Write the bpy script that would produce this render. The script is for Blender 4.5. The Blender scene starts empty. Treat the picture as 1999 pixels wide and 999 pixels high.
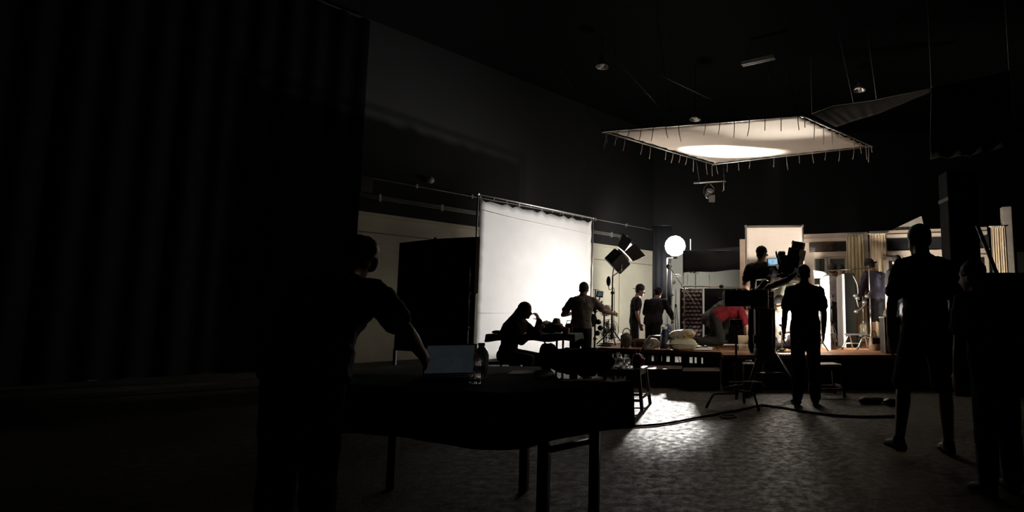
import bpy, bmesh, math, random
from mathutils import Vector, Matrix, Euler

random.seed(7)
V = Vector
SC = bpy.context.scene
COL = SC.collection

# ------------------------------------------------------------------ camera, world, exposure
CX, CY, FPX, HZ, CAMZ = 1350.0, 499.5, 1100.0, 612.0, 1.1
TH = math.atan((HZ - CY) / FPX)
cd = bpy.data.cameras.new('camera')
cam = bpy.data.objects.new('camera', cd)
COL.objects.link(cam)
cam.location = (0, 0, CAMZ)
cam.rotation_euler = (math.pi / 2 + TH, 0, 0)
cd.sensor_fit = 'HORIZONTAL'
cd.sensor_width = 36.0
cd.lens = FPX / 1999.0 * 36.0
cd.shift_x = -(CX - 999.5) / 1999.0
cd.clip_start = 0.05
cd.clip_end = 200
SC.camera = cam

world = bpy.data.worlds.new('dark_studio')
SC.world = world
world.use_nodes = True
world.node_tree.nodes['Background'].inputs[0].default_value = (0, 0, 0, 1)
world.node_tree.nodes['Background'].inputs[1].default_value = 0.0
SC.view_settings.view_transform = 'Standard'
SC.view_settings.look = 'None'
SC.view_settings.gamma = 1.0
SC.view_settings.use_curve_mapping = False
SC.view_settings.exposure = 0.0
SC.cycles.use_denoising = True
SC.cycles.max_bounces = 6
SC.cycles.sample_clamp_indirect = 4.0

# lamp outputs (each light is built inside its own lamp further down)
LAMP_GLOBE = 60.0        # bare globe lamp on the tall stand
LAMP_GLOBE_BEAM = 4800.0  # its forward beam on the floor
LAMP_GLOBE_DOWN = 900.0   # its light on the floor behind the stage
LAMP_FRESNEL_W = 3400.0   # barn-door lamp aimed at the overhead cloth
LAMP_FRESNEL_SPILL = 45.0
LAMP_DECK = 120.0          # small lamp low on the stage
LAMP_DECK_BEAM = 180.0    # its beam into the set
LAMP_SET_W = 800.0        # unseen lamp added behind the black-shirted man, lighting the set
WASH_SCREEN_W = 1500.0    # unseen lamp added to brighten the white screen
WASH_WALL_W = 560.0      # unseen lamp added to brighten the cream wall
CURTAIN_LAMP_W = 330.0    # unseen lamp added behind the near man, on the curtains
BACK_FRAME_W = 750.0      # unseen lamp added behind the white bounce frame

# ------------------------------------------------------------------ pixel helpers
_c, _s = math.cos(TH), math.sin(TH)
CAM = V((0, 0, CAMZ))


def ray(px, py):
    a, b = (px - CX) / FPX, (CY - py) / FPX
    return V((a, _c - b * _s, _s + b * _c))


def at(px, py, Y):
    d = ray(px, py)
    return CAM + d * (Y / d.y)


def ground(px, py, z=0.0):
    d = ray(px, py)
    return CAM + d * ((z - CAMZ) / d.z)


def onplane(px, py, p, n):
    d = ray(px, py)
    p, n = V(p), V(n)
    return CAM + d * ((p - CAM).dot(n) / d.dot(n))


# ------------------------------------------------------------------ materials
MATS = {}


def mat(name, col, rough=0.6, metal=0.0, var=0.15, scale=6.0, bump=0.0, bscale=40.0, trans=0.0,
        emit=0.0, ecol=None, alpha=1.0, spec=0.5, transl=0.0):
    if name in MATS:
        return MATS[name]
    m = bpy.data.materials.new(name)
    m.use_nodes = True
    nt = m.node_tree
    b = nt.nodes['Principled BSDF']
    b.inputs['Roughness'].default_value = rough
    b.inputs['Metallic'].default_value = metal
    b.inputs['Specular IOR Level'].default_value = spec
    b.inputs['Transmission Weight'].default_value = trans
    b.inputs['Alpha'].default_value = alpha
    tc = nt.nodes.new('ShaderNodeTexCoord')
    no = nt.nodes.new('ShaderNodeTexNoise')
    no.inputs['Scale'].default_value = scale
    no.inputs['Detail'].default_value = 4
    nt.links.new(tc.outputs['Object'], no.inputs['Vector'])
    rp = nt.nodes.new('ShaderNodeValToRGB')
    c0 = [max(0, c * (1 - var)) for c in col[:3]] + [1]
    c1 = [min(1, c * (1 + var)) for c in col[:3]] + [1]
    rp.color_ramp.elements[0].position = 0.3
    rp.color_ramp.elements[1].position = 0.7
    rp.color_ramp.elements[0].color = c0
    rp.color_ramp.elements[1].color = c1
    nt.links.new(no.outputs['Fac'], rp.inputs['Fac'])
    nt.links.new(rp.outputs['Color'], b.inputs['Base Color'])
    if bump:
        n2 = nt.nodes.new('ShaderNodeTexNoise')
        n2.inputs['Scale'].default_value = bscale
        n2.inputs['Detail'].default_value = 3
        nt.links.new(tc.outputs['Object'], n2.inputs['Vector'])
        bp = nt.nodes.new('ShaderNodeBump')
        bp.inputs['Strength'].default_value = bump
        bp.inputs['Distance'].default_value = 0.02
        nt.links.new(n2.outputs['Fac'], bp.inputs['Height'])
        nt.links.new(bp.outputs['Normal'], b.inputs['Normal'])
    if emit:
        b.inputs['Emission Color'].default_value = tuple((ecol or col)[:3]) + (1,)
        b.inputs['Emission Strength'].default_value = emit
    if transl:
        tr = nt.nodes.new('ShaderNodeBsdfTranslucent')
        nt.links.new(rp.outputs['Color'], tr.inputs['Color'])
        mx = nt.nodes.new('ShaderNodeMixShader')
        mx.inputs['Fac'].default_value = transl
        out = nt.nodes['Material Output']
        nt.links.new(b.outputs[0], mx.inputs[1])
        nt.links.new(tr.outputs[0], mx.inputs[2])
        nt.links.new(mx.outputs[0], out.inputs['Surface'])
    MATS[name] = m
    return m


BLACK = mat('black_cloth', (0.012, 0.012, 0.013), 0.9, spec=0.15)
BLKMET = mat('black_metal', (0.018, 0.018, 0.02), 0.42)
BLKPLA = mat('black_plastic', (0.015, 0.015, 0.017), 0.5)
CHROME = mat('brushed_chrome', (0.62, 0.6, 0.57), 0.32, 1.0, 0.05)
STEEL = mat('pale_steel', (0.55, 0.52, 0.48), 0.4, 0.85, 0.08)
FOAM = mat('white_foam', (0.86, 0.85, 0.82), 0.8, var=0.03)
WHITEP = mat('white_paint', (0.75, 0.71, 0.66), 0.55, var=0.05)
RAG = mat('white_muslin', (0.84, 0.82, 0.80), 0.85, var=0.03, scale=2.0, bump=0.12, bscale=3.0, transl=0.35, spec=0.1)
RAGW = mat('unbleached_muslin', (0.86, 0.76, 0.65), 0.9, var=0.05, scale=1.3, bump=0.2, bscale=2.5, transl=0.1, spec=0.1)
TIE = mat('cotton_tie', (0.72, 0.66, 0.58), 0.9)
ROPE = mat('grey_rope', (0.3, 0.28, 0.26), 0.9)
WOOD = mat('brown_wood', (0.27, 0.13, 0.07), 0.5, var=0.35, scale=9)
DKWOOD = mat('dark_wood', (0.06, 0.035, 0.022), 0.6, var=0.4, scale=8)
RUBBER = mat('rubber', (0.012, 0.012, 0.012), 0.8)
GLASS = mat('clear_glass', (0.9, 0.95, 0.95), 0.05, trans=1.0, var=0.0)
DKGLASS = mat('dark_window_glass', (0.02, 0.022, 0.024), 0.08, var=0.1)


# ------------------------------------------------------------------ mesh builder
class MB:
    def __init__(s):
        s.v, s.f = [], []

    def add(s, vs, fs):
        o = len(s.v)
        s.v += [V(x) for x in vs]
        s.f += [tuple(i + o for i in f) for f in fs]
        return s

    def box(s, c, size, rz=0.0, rot=None):
        h = V(size) / 2
        R = rot if rot is not None else Matrix.Rotation(rz, 3, 'Z')
        vs = [V(c) + R @ V((sx * h.x, sy * h.y, sz * h.z)) for sz in (-1, 1) for sy in (-1, 1) for sx in (-1, 1)]
        return s.add(vs, [(0, 2, 3, 1), (4, 5, 7, 6), (0, 1, 5, 4), (2, 6, 7, 3), (0, 4, 6, 2), (1, 3, 7, 5)])

    def hexa(s, b4, t4):
        return s.add(list(b4) + list(t4), [(3, 2, 1, 0), (4, 5, 6, 7), (0, 1, 5, 4), (1, 2, 6, 5), (2, 3, 7, 6), (3, 0, 4, 7)])

    def tube(s, pts, r, n=8, closed=False):
        pts = [V(p) for p in pts]
        k = len(pts)
        rs = r if isinstance(r, (list, tuple)) else [r] * k
        rings, prev = [], None
        for i in range(k):
            if closed:
                t = pts[(i + 1) % k] - pts[i - 1]
            else:
                t = pts[min(i + 1, k - 1)] - pts[max(i - 1, 0)]
            t = t.normalized() if t.length > 1e-9 else V((0, 0, 1))
            if prev is None:
                a = t.orthogonal().normalized()
            else:
                a = prev - t * prev.dot(t)
                a = a.normalized() if a.length > 1e-6 else t.orthogonal().normalized()
            prev = a
            b = t.cross(a)
            rings.append([pts[i] + (a * math.cos(2 * math.pi * j / n) + b * math.sin(2 * math.pi * j / n)) * rs[i] for j in range(n)])
        vs = [p for g in rings for p in g]
        fs = []
        for i in range(k if closed else k - 1):
            i2 = (i + 1) % k
            for j in range(n):
                j2 = (j + 1) % n
                fs.append((i * n + j, i * n + j2, i2 * n + j2, i2 * n + j))
        if not closed:
            fs.append(tuple(range(n))[::-1])
            fs.append(tuple((k - 1) * n + j for j in range(n)))
        return s.add(vs, fs)

    def lathe(s, prof, o=(0, 0, 0), axis=(0, 0, 1), n=20):
        ax = V(axis).normalized()
        a = ax.orthogonal().normalized()
        b = ax.cross(a)
        o = V(o)
        vs, fs = [], []
        for r, h in prof:
            r = max(r, 1e-4)
            for j in range(n):
                an = 2 * math.pi * j / n
                vs.append(o + ax * h + (a * math.cos(an) + b * math.sin(an)) * r)
        for i in range(len(prof) - 1):
            for j in range(n):
                j2 = (j + 1) % n
                fs.append((i * n + j, i * n + j2, (i + 1) * n + j2, (i + 1) * n + j))
        fs.append(tuple(range(n))[::-1])
        fs.append(tuple((len(prof) - 1) * n + j for j in range(n)))
        return s.add(vs, fs)

    def ell(s, c, r, R=None, n=14, m=9):
        R = R or Matrix.Identity(3)
        c = V(c)
        r = (r, r, r) if isinstance(r, (int, float)) else r
        vs = [c + R @ V((0, 0, -r[2]))]
        for i in range(1, m):
            ph = -math.pi / 2 + math.pi * i / m
            for j in range(n):
                t = 2 * math.pi * j / n
                vs.append(c + R @ V((r[0] * math.cos(ph) * math.cos(t), r[1] * math.cos(ph) * math.sin(t), r[2] * math.sin(ph))))
        vs.append(c + R @ V((0, 0, r[2])))
        fs = [(0, 1 + (j + 1) % n, 1 + j) for j in range(n)]
        for i in range(m - 2):
            for j in range(n):
                a0, a1 = 1 + i * n + j, 1 + i * n + (j + 1) % n
                fs.append((a0, a1, a1 + n, a0 + n))
        L = len(vs) - 1
        fs += [(L, 1 + (m - 2) * n + j, 1 + (m - 2) * n + (j + 1) % n) for j in range(n)]
        return s.add(vs, fs)

    def cap(s, a, b, ra, rb=None, n=12):
        """tapered capsule"""
        a, b = V(a), V(b)
        rb = ra if rb is None else rb
        d = b - a
        L = d.length
        ax = d / L if L > 1e-9 else V((0, 0, 1))
        prof = []
        for i in range(5):
            t = math.pi / 2 * (1 - i / 4)
            prof.append((ra * math.cos(t), -ra * math.sin(t)))
        for i in range(5):
            t = math.pi / 2 * i / 4
            prof.append((rb * math.cos(t), L + rb * math.sin(t)))
        return s.lathe(prof, a, ax, n)

    def loft(s, secs, n=20):
        """secs: (center, half-width vector, half-depth vector)"""
        vs, fs = [], []
        for c, u, w in secs:
            for j in range(n):
                t = 2 * math.pi * j / n
                vs.append(V(c) + V(u) * math.cos(t) + V(w) * math.sin(t))
        for i in range(len(secs) - 1):
            for j in range(n):
                j2 = (j + 1) % n
                fs.append((i * n + j, i * n + j2, (i + 1) * n + j2, (i + 1) * n + j))
        fs.append(tuple(range(n))[::-1])
        fs.append(tuple((len(secs) - 1) * n + j for j in range(n)))
        return s.add(vs, fs)

    def grid(s, nu, nv, fn):
        vs = [fn(i / nu, j / nv) for j in range(nv + 1) for i in range(nu + 1)]
        w = nu + 1
        return s.add(vs, [(j * w + i, j * w + i + 1, (j + 1) * w + i + 1, (j + 1) * w + i) for j in range(nv) for i in range(nu)])

    def prism(s, poly, off):
        poly = [V(p) for p in poly]
        n = len(poly)
        off = V(off)
        return s.add(poly + [p + off for p in poly],
                     [tuple(range(n))[::-1], tuple(range(n, 2 * n))] + [(i, (i + 1) % n, n + (i + 1) % n, n + i) for i in range(n)])

    def build(s, name, m, parent=None, smooth=False, bev=0.0, solid=0.0, world=False, remesh=0.0, sm=0, disp=0.0, dscale=0.15, kind=None, fix=True):
        me = bpy.data.meshes.new(name)
        me.from_pydata([tuple(p) for p in s.v], [], s.f)
        me.validate()
        if fix and not remesh:
            bm = bmesh.new()
            bm.from_mesh(me)
            bmesh.ops.recalc_face_normals(bm, faces=bm.faces)
            bm.to_mesh(me)
            bm.free()
        me.update()
        for mm in (m if isinstance(m, (list, tuple)) else [m]):
            me.materials.append(mm)
        if smooth:
            for p in me.polygons:
                p.use_smooth = True
        o = bpy.data.objects.new(name, me)
        COL.objects.link(o)
        if parent is not None:
            o.parent = parent
            if world:
                o.matrix_parent_inverse = root_inv(parent)
        if solid:
            md = o.modifiers.new('solid', 'SOLIDIFY')
            md.thickness = solid
            md.offset = 0
        if bev:
            md = o.modifiers.new('bevel', 'BEVEL')
            md.width = bev
            md.segments = 2
            md.limit_method = 'ANGLE'
        if remesh:
            md = o.modifiers.new('remesh', 'REMESH')
            md.mode = 'VOXEL'
            md.voxel_size = remesh
            md.use_smooth_shade = True
        if sm:
            md = o.modifiers.new('smooth', 'SMOOTH')
            md.factor = 0.5
            md.iterations = sm
        if disp:
            md = o.modifiers.new('folds', 'DISPLACE')
            md.texture = clouds(dscale)
            md.strength = disp
            md.mid_level = 0.5
            md.texture_coords = 'LOCAL'
        if kind:
            o['kind'] = kind
        return o


_TX = {}


def clouds(sz):
    if sz not in _TX:
        t = bpy.data.textures.new('fold_noise', 'CLOUDS')
        t.noise_scale = sz
        t.noise_depth = 2
        _TX[sz] = t
    return _TX[sz]


def root_inv(o):
    return (Matrix.Translation(o.location) @ o.rotation_euler.to_matrix().to_4x4()).inverted()


def tag(o, label, cat, group=None):
    o['label'] = label
    o['category'] = cat
    if group:
        o['group'] = group
    return o


def thing(name, label, cat, loc=(0, 0, 0), rz=0.0, group=None):
    o = bpy.data.objects.new(name, None)
    COL.objects.link(o)
    o.empty_display_size = 0.1
    o.location = loc
    o.rotation_euler = (0, 0, rz)
    return tag(o, label, cat, group)


def struct(o):
    o['kind'] = 'structure'
    return o


def lerp(a, b, t):
    return a + (b - a) * t


def vl(a, b, t):
    return V(a).lerp(V(b), t)


def catenary(a, b, sag, n=12):
    return [vl(a, b, i / n) - V((0, 0, sag * 4 * (i / n) * (1 - i / n))) for i in range(n + 1)]


def smoothpath(pts, sub=6):
    pts = [V(p) for p in pts]
    out = []
    for i in range(len(pts) - 1):
        p0, p1, p2, p3 = pts[max(i - 1, 0)], pts[i], pts[i + 1], pts[min(i + 2, len(pts) - 1)]
        for k in range(sub):
            t = k / sub
            out.append(0.5 * ((2 * p1) + (p2 - p0) * t + (2 * p0 - 5 * p1 + 4 * p2 - p3) * t * t + (3 * p1 - p0 - 3 * p2 + p3) * t ** 3))
    out.append(pts[-1])
    return out


#PART2
# ------------------------------------------------------------------ the studio shell
CREAM = mat('cream_wall_paint', (0.56, 0.52, 0.41), 0.75, var=0.12, scale=1.2, bump=0.05, bscale=8)
DARKW = mat('black_wall_paint', (0.008, 0.0077, 0.008), 0.85, var=0.2, scale=1.0)
CEIL = mat('black_ceiling_paint', (0.004, 0.004, 0.004), 0.95, spec=.1)


def floor_mat():
    m = bpy.data.materials.new('worn_concrete')
    m.use_nodes = True
    nt = m.node_tree
    b = nt.nodes['Principled BSDF']
    tc = nt.nodes.new('ShaderNodeTexCoord')

    def noise(sc, det, ro=0.55):
        n = nt.nodes.new('ShaderNodeTexNoise')
        n.inputs['Scale'].default_value = sc
        n.inputs['Detail'].default_value = det
        n.inputs['Roughness'].default_value = ro
        nt.links.new(tc.outputs['Object'], n.inputs['Vector'])
        return n

    def ramp(src, p0, p1, c0, c1):
        r = nt.nodes.new('ShaderNodeValToRGB')
        r.color_ramp.elements[0].position = p0
        r.color_ramp.elements[1].position = p1
        r.color_ramp.elements[0].color = c0
        r.color_ramp.elements[1].color = c1
        nt.links.new(src.outputs['Fac'], r.inputs['Fac'])
        return r
    n1, n2, n3 = noise(1.6, 6), noise(14, 10, 0.7), noise(60, 4)
    r1 = ramp(n1, 0.35, 0.65, (0.045, 0.04, 0.034, 1), (0.1, 0.092, 0.082, 1))
    r2 = ramp(n2, 0.42, 0.6, (0.35, 0.33, 0.3, 1), (1, 1, 1, 1))
    mx = nt.nodes.new('ShaderNodeMix')
    mx.data_type = 'RGBA'
    mx.blend_type = 'MULTIPLY'
    mx.inputs[0].default_value = 0.75
    nt.links.new(r1.outputs['Color'], mx.inputs[6])
    nt.links.new(r2.outputs['Color'], mx.inputs[7])
    nt.links.new(mx.outputs[2], b.inputs['Base Color'])
    rr = ramp(n2, 0.38, 0.62, (0.75, 0.75, 0.75, 1), (0.46, 0.46, 0.46, 1))
    nt.links.new(rr.outputs['Color'], b.inputs['Roughness'])
    b.inputs['Specular IOR Level'].default_value = .15
    bp = nt.nodes.new('ShaderNodeBump')
    bp.inputs['Strength'].default_value = 0.35
    bp.inputs['Distance'].default_value = 0.01
    nt.links.new(n3.outputs['Fac'], bp.inputs['Height'])
    nt.links.new(bp.outputs['Normal'], b.inputs['Normal'])
    return m


struct(MB().add([(-21, -5, 0), (15, -5, 0), (15, 21.2, 0), (-21, 21.2, 0), (-21, -5, -.2), (15, -5, -.2), (15, 21.2, -.2), (-21, 21.2, -.2)],
                [(0, 1, 2, 3), (7, 6, 5, 4), (0, 4, 5, 1), (1, 5, 6, 2), (2, 6, 7, 3), (3, 7, 4, 0)]).build('floor', floor_mat()))
CEILZ = 8.0
struct(MB().box((-3, 8, CEILZ + 0.1), (36, 26.6, 0.2)).build('ceiling', CEIL))

WL0 = V((-7.9, 12.2, 0))
WLu = V((6.47, 8.8, 0)).normalized()
WLn = V((WLu.y, -WLu.x, 0))
WZ = 3.4


def wallbox(mb, s0, s1, z0, z1, d0, d1):
    """box on the left wall: s along the wall, d out of it"""
    c = WL0 + WLu * ((s0 + s1) / 2) + WLn * ((d0 + d1) / 2) + V((0, 0, (z0 + z1) / 2))
    return mb.box(c, (s1 - s0, abs(d1 - d0), z1 - z0), math.atan2(WLu.y, WLu.x))


def wall_s(px, py):
    p = onplane(px, py, WL0, WLn)
    return (p - WL0).dot(WLu), p.z


struct(wallbox(MB(), -20, 10.92, 0, WZ, -.2, 0).build('wall_left', CREAM))
struct(wallbox(MB(), -20, 10.92, WZ, CEILZ, -.2, -.005).build('wall_left_upper', DARKW))
struct(wallbox(MB(), -20, 10.92, WZ - .06, WZ + .02, 0, .05).build('trim_1', CREAM))
# dark strips along the seams of the cream wall boards
for (a, b, nm) in (((1160, 505), (1273, 518), 'trim_2'), ((700, 452), (845, 466), 'trim_3')):
    s0, z0 = wall_s(*a)
    s1, z1 = wall_s(*b)
    struct(wallbox(MB(), s0, s1, (z0 + z1) / 2 - .012, (z0 + z1) / 2 + .012, 0, .012).build(nm, mat('dark_seam_paint', (0.2, 0.18, 0.14), 0.8)))
struct(MB().box((6.8, 21.1, WZ / 2), (16.5, .2, WZ)).build('wall_back', mat('grey_green_paint', (0.34, 0.34, 0.3), 0.8, var=0.1, scale=1)))
struct(MB().box((6.8, 21.1, (WZ + CEILZ) / 2), (16.5, .2, CEILZ - WZ)).build('wall_back_upper', DARKW))
struct(MB().box((15.1, 8, CEILZ / 2), (.2, 26, CEILZ)).build('wall_right', DARKW))
struct(MB().box((-3, -5.1, CEILZ / 2), (36, .2, CEILZ)).build('wall_front', DARKW))
struct(MB().box((-20.9, -4.6, CEILZ / 2), (.2, 1.2, CEILZ)).build('wall_side', DARKW))

sd = wall_s(690, 450)[0]


def fnd(u, v):
    q = WL0 + WLu * lerp(-19.5, sd, u) + WLn * (.16 + .05 * math.sin(u * 260) + .02 * math.sin(u * 97))
    q.z = lerp(.02, 7.85, v)
    return q


t = thing('black_drape', 'long black drape added along the left wall to keep it dark', 'drape', WL0 + WLu * (sd - 8) + WLn * .16)  # unseen drape, added so the left side stays black
MB().grid(320, 3, fnd).build('cloth', mat('black_velvet', (.004, .004, .004), 1.0, spec=.02), t, True, world=True, fix=False)
MB().tube([WL0 + WLu * -19.5 + WLn * .16 + V((0, 0, 7.88)), WL0 + WLu * sd + WLn * .16 + V((0, 0, 7.88))], .025, 8).build('track', BLACK, t, True, world=True)

# conduits along the upper left wall, with their clamps and box
PIPE = mat('galvanised_conduit', (0.7, 0.67, 0.62), 0.45, 0.6)


def conduit(pa, pb, label, r, name='wall_conduit'):
    s0, z0 = wall_s(*pa)
    s1, z1 = wall_s(*pb)
    z = (z0 + z1) / 2
    t = thing(name, label, 'pipe', WL0 + WLu * s0 + V((0, 0, z)))
    a, b = WL0 + WLu * s0 + WLn * .05 + V((0, 0, z)), WL0 + WLu * s1 + WLn * .05 + V((0, 0, z))
    MB().tube([a, vl(a, b, .5), b], r, 8).build('pipe', PIPE, t, True, world=True)
    k = int((s1 - s0) / 1.6)
    for i in range(k + 1):
        p = vl(a, b, (i + .3) / (k + .6))
        MB().box(p - WLn * .015, (.04, .07, .07 + 2 * r), math.atan2(WLu.y, WLu.x)).build('clamp', PIPE, t, world=True)


conduit((640, 327), (1290, 455), 'topmost long steel conduit on the black upper wall', .014)
conduit((700, 360), (1210, 470), 'upper pipe of the bundled conduits on the black wall', .011)
conduit((700, 363.5), (1210, 472), 'middle pipe of the bundled conduits on the black wall', .011)
conduit((700, 367), (1210, 474), 'lowest pipe of the bundled conduits on the black wall', .011)
s0, z0 = wall_s(711, 362)
tb = thing('junction_box', 'dark junction box where the bundled conduits end', 'box', WL0 + WLu * s0 + V((0, 0, z0 - .2)))
wallbox(MB(), s0 - .14, s0 + .14, z0 - .18, z0 + .18, 0, .12).build('case', BLKMET, tb, bev=.01, world=True)
wallbox(MB(), s0 - .12, s0 + .12, z0 - .16, z0 + .16, .12, .13).build('lid', BLKPLA, tb, world=True)
s0, z0 = wall_s(1214, 466)
tb = thing('junction_box', 'small grey box on the wall above the barn-door lamp', 'box', WL0 + WLu * s0 + V((0, 0, z0 - .15)))
wallbox(MB(), s0 - .16, s0 + .16, z0 - .2, z0 + .12, 0, .14).build('case', mat('grey_box', (.2, .19, .18), .6), tb, bev=.01, world=True)
wallbox(MB(), s0 - .02, s0 + .02, z0 - .42, z0 - .2, 0, .04).build('drop_pipe', PIPE, tb, world=True)
# round lamp on the wall
s0, z0 = wall_s(835, 353)
pw = WL0 + WLu * s0 + V((0, 0, z0))
tb = thing('wall_globe', 'pale round globe above the conduits on the wall', 'wall lamp', pw)
MB().ell(pw + WLn * .14, .085).build('globe', mat('opal_glass', (.62, .6, .55), .5), tb, True, world=True)
MB().lathe([(.05, 0), (.05, .03), (.03, .05), (.03, .08)], pw, WLn, 14).build('mount', PIPE, tb, True, world=True)
# wall conduit dropping behind the lamp stand
s0, z0 = wall_s(1209, 520)
s1, z1 = wall_s(1207, 660)
a = WL0 + WLu * s0 + WLn * .03
MB().tube([a + V((0, 0, z1)), a + V((0, 0, z0))], .018, 8).build('wall_pipe', CREAM)
tag(bpy.data.objects['wall_pipe'], 'thin vertical pipe down the cream wall', 'pipe')
s0, z0 = wall_s(1208, 657)
pw = WL0 + WLu * s0 + V((0, 0, z0))
tb = thing('wall_socket', 'white socket box at the foot of the vertical pipe', 'socket', pw)
wallbox(MB(), s0 - .08, s0 + .08, z0 - .12, z0 + .12, 0, .06).build('box', WHITEP, tb, bev=.006, world=True)
wallbox(MB(), s0 - .05, s0 + .05, z0 - .07, z0 + .07, .06, .07).build('plate', FOAM, tb, world=True)

# ceiling lamps and fluorescent fitting
def highbay(px, py, z, label, r=.16):
    p = ground(px, py, z)
    t = thing('pendant_lamp', label, 'ceiling lamp', p)
    MB().lathe([(.05, .26), (.07, .18), (r * .8, .08), (r, 0), (r * .94, .005), (r * .72, .07), (.05, .16), (.01, .17)], p).build('shade', mat('spun_aluminium', (.5, .48, .45), .3, .9), t, True, world=True)
    MB().ell(p + V((0, 0, .07)), (.05, .05, .08)).build('bulb', mat('dull_bulb', (.6, .5, .42), .3), t, True, world=True)
    MB().tube([p + V((0, 0, .25)), V((p.x, p.y, CEILZ))], .01, 6).build('rod', BLKMET, t, world=True)


highbay(1175, 131, 7.2, 'bell lamp hanging alone from the black ceiling, unlit')
highbay(1678, 177, 6.9, 'bell lamp above the pale strip, with a bright glint')
highbay(1357, 234, 6.4, 'bell lamp peeping out above the edge of the overhead cloth')
a, b = ground(1449, 128, 7.4), ground(1512, 114, 7.4)
t = thing('fluorescent_fitting', 'long thin unlit tube fitting on the ceiling', 'ceiling lamp', vl(a, b, .5))
d = (b - a)
rz = math.atan2(d.y, d.x)
MB().box(vl(a, b, .5) + V((0, 0, .05)), (d.length, .12, .07), rz).build('tray', mat('grey_tray', (.2, .2, .2), .5), t, world=True)
n = V((-d.y, d.x, 0)).normalized() * .045
for s in (-1, 1):
    MB().tube([a + n * s, b + n * s], .016, 8).build('tube', WHITEP, t, True, world=True)
for s in (.15, .85):
    q = vl(a, b, s)
    MB().tube([q + V((0, 0, .08)), V((q.x, q.y, CEILZ))], .006, 6).build('hanger', BLKMET, t, world=True)



def beam(name, parent, pos, aim, W, deg, blend, col, soft=.06):
    ld = bpy.data.lights.new(name, 'SPOT')
    ld.energy = W
    ld.color = col
    ld.spot_size = math.radians(deg)
    ld.spot_blend = blend
    ld.shadow_soft_size = soft
    lo = bpy.data.objects.new(name, ld)
    COL.objects.link(lo)
    lo.parent = parent
    lo.matrix_parent_inverse = root_inv(parent)
    lo.location = pos
    lo.rotation_euler = (V(aim) - V(pos)).to_track_quat('-Z', 'Y').to_euler()
    return lo


# ------------------------------------------------------------------ frames with stretched cloth
def rag_frame(name, label, cor, rag, ties, hang, r=.019, inset=.05, scallop=.02, sag=.05, sub=24, n_out=None, cat='cloth frame', frame_mat=None, belly=None):
    """cor: four corner points in order; ties: count per edge; hang: (min,max) length of loose tie ends per edge"""
    fm = frame_mat or STEEL
    cor = [V(c) for c in cor]
    ce = sum(cor, V()) / 4
    low = min(c.z for c in cor)
    t = thing(name, label, cat, V((ce.x, ce.y, low)))
    nrm = (cor[1] - cor[0]).cross(cor[3] - cor[0]).normalized()
    for i in range(4):
        a, b = cor[i], cor[(i + 1) % 4]
        MB().tube([a, vl(a, b, .5), b], r, 10).build('frame_tube', fm, t, True, world=True)
    for c in cor:
        MB().ell(c, r * 1.7).build('corner_joint', fm, t, True, world=True)
    cnt = ties

    def edge(i, u):      # scalloped edge position i, inset towards the centre
        a, b = cor[i], cor[(i + 1) % 4]
        p = vl(a, b, lerp(.018, .982, u))
        q = vl(cor[(i + 3) % 4], cor[(i + 2) % 4], lerp(.018, .982, u))
        k = cnt[i]
        sc = abs(math.sin(math.pi * u * k)) if k else 0
        ins = inset[i] if isinstance(inset, (list, tuple)) else inset
        return p + (q - p).normalized() * (ins * .45 + ins * .55 * sc * (scallop > 0))

    def fn(u, v):
        b0, b1 = edge(0, u), edge(2, 1 - u)
        l0, l1 = edge(3, 1 - v), edge(1, v)
        p = b0.lerp(b1, v) + l0.lerp(l1, u)
        c00, c10, c11, c01 = vl(edge(0, 0), edge(3, 1), .5), vl(edge(0, 1), edge(1, 0), .5), vl(edge(1, 1), edge(2, 0), .5), vl(edge(2, 1), edge(3, 0), .5)
        p -= c00.lerp(c10, u).lerp(c01.lerp(c11, u), v)
        bl = 16 * u * (1 - u) * v * (1 - v)
        off = (belly or V((0, 0, -1))) * sag * bl
        off += nrm * .006 * math.sin(u * 17 + v * 3) * bl
        return p + off
    MB().grid(sub, sub, fn).build('cloth', rag, t, True, world=True, solid=.003, fix=False)
    for i in range(4):
        for k in range(cnt[i] + 1):
            u = k / max(cnt[i], 1)
            if cnt[i] == 0:
                continue
            p = vl(cor[i], cor[(i + 1) % 4], lerp(.02, .98, u))
            e = edge(i, u)
            m = MB().tube([e, vl(e, p, .6) - V((0, 0, .004)), p + (p - e).normalized() * r * 1.2], .005, 5)
            if hang[i]:
                L = random.uniform(*hang[i])
                if random.random() < .85:
                    w = random.uniform(-.04, .04)
                    q = p - V((0, 0, r))
                    m.tube([q, q + V((w * .3, w * .2, -L * .5)), q + V((w, w * .6, -L))], .0065, 5)
            m.build('tie', TIE, t, True, world=True)
    return t


# tall white screen
SL, SR = V((-4.66, 12.1, 0)), V((-2.70, 15.25, 0))
HS = 3.66
b0, b1 = SL + V((0, 0, .04)), SR + V((0, 0, .04))
SCREEN = rag_frame('white_screen', 'tall square white cloth screen laced into a tube frame, standing on the floor',
          [b0 + V((0, 0, HS)), b1 + V((0, 0, HS)), b1, b0], RAG, (10, 9, 10, 9), (None, None, None, None), r=.022, inset=(.16, .05, .06, .05), sag=.03,
          belly=V((.85, -.52, 0)) * .6)
for (za, ua, ub) in ((1.11, .02, .98), (3.36, .02, .98), (1.95, .82, .98)):
    d_ = V((WLn.x, WLn.y, 0))
    pa, pb = vl(SL, SR, ua) + V((.02, -.012, za)), vl(SL, SR, ub) + V((.02, -.012, za - (.12 if za > 3 else 0)))
    MB().tube([pa, vl(pa, pb, .3) - V((0, 0, .03 if za > 3 else 0)), pb], .004, 5).build('seam', TIE, SCREEN, True, world=True)
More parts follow.
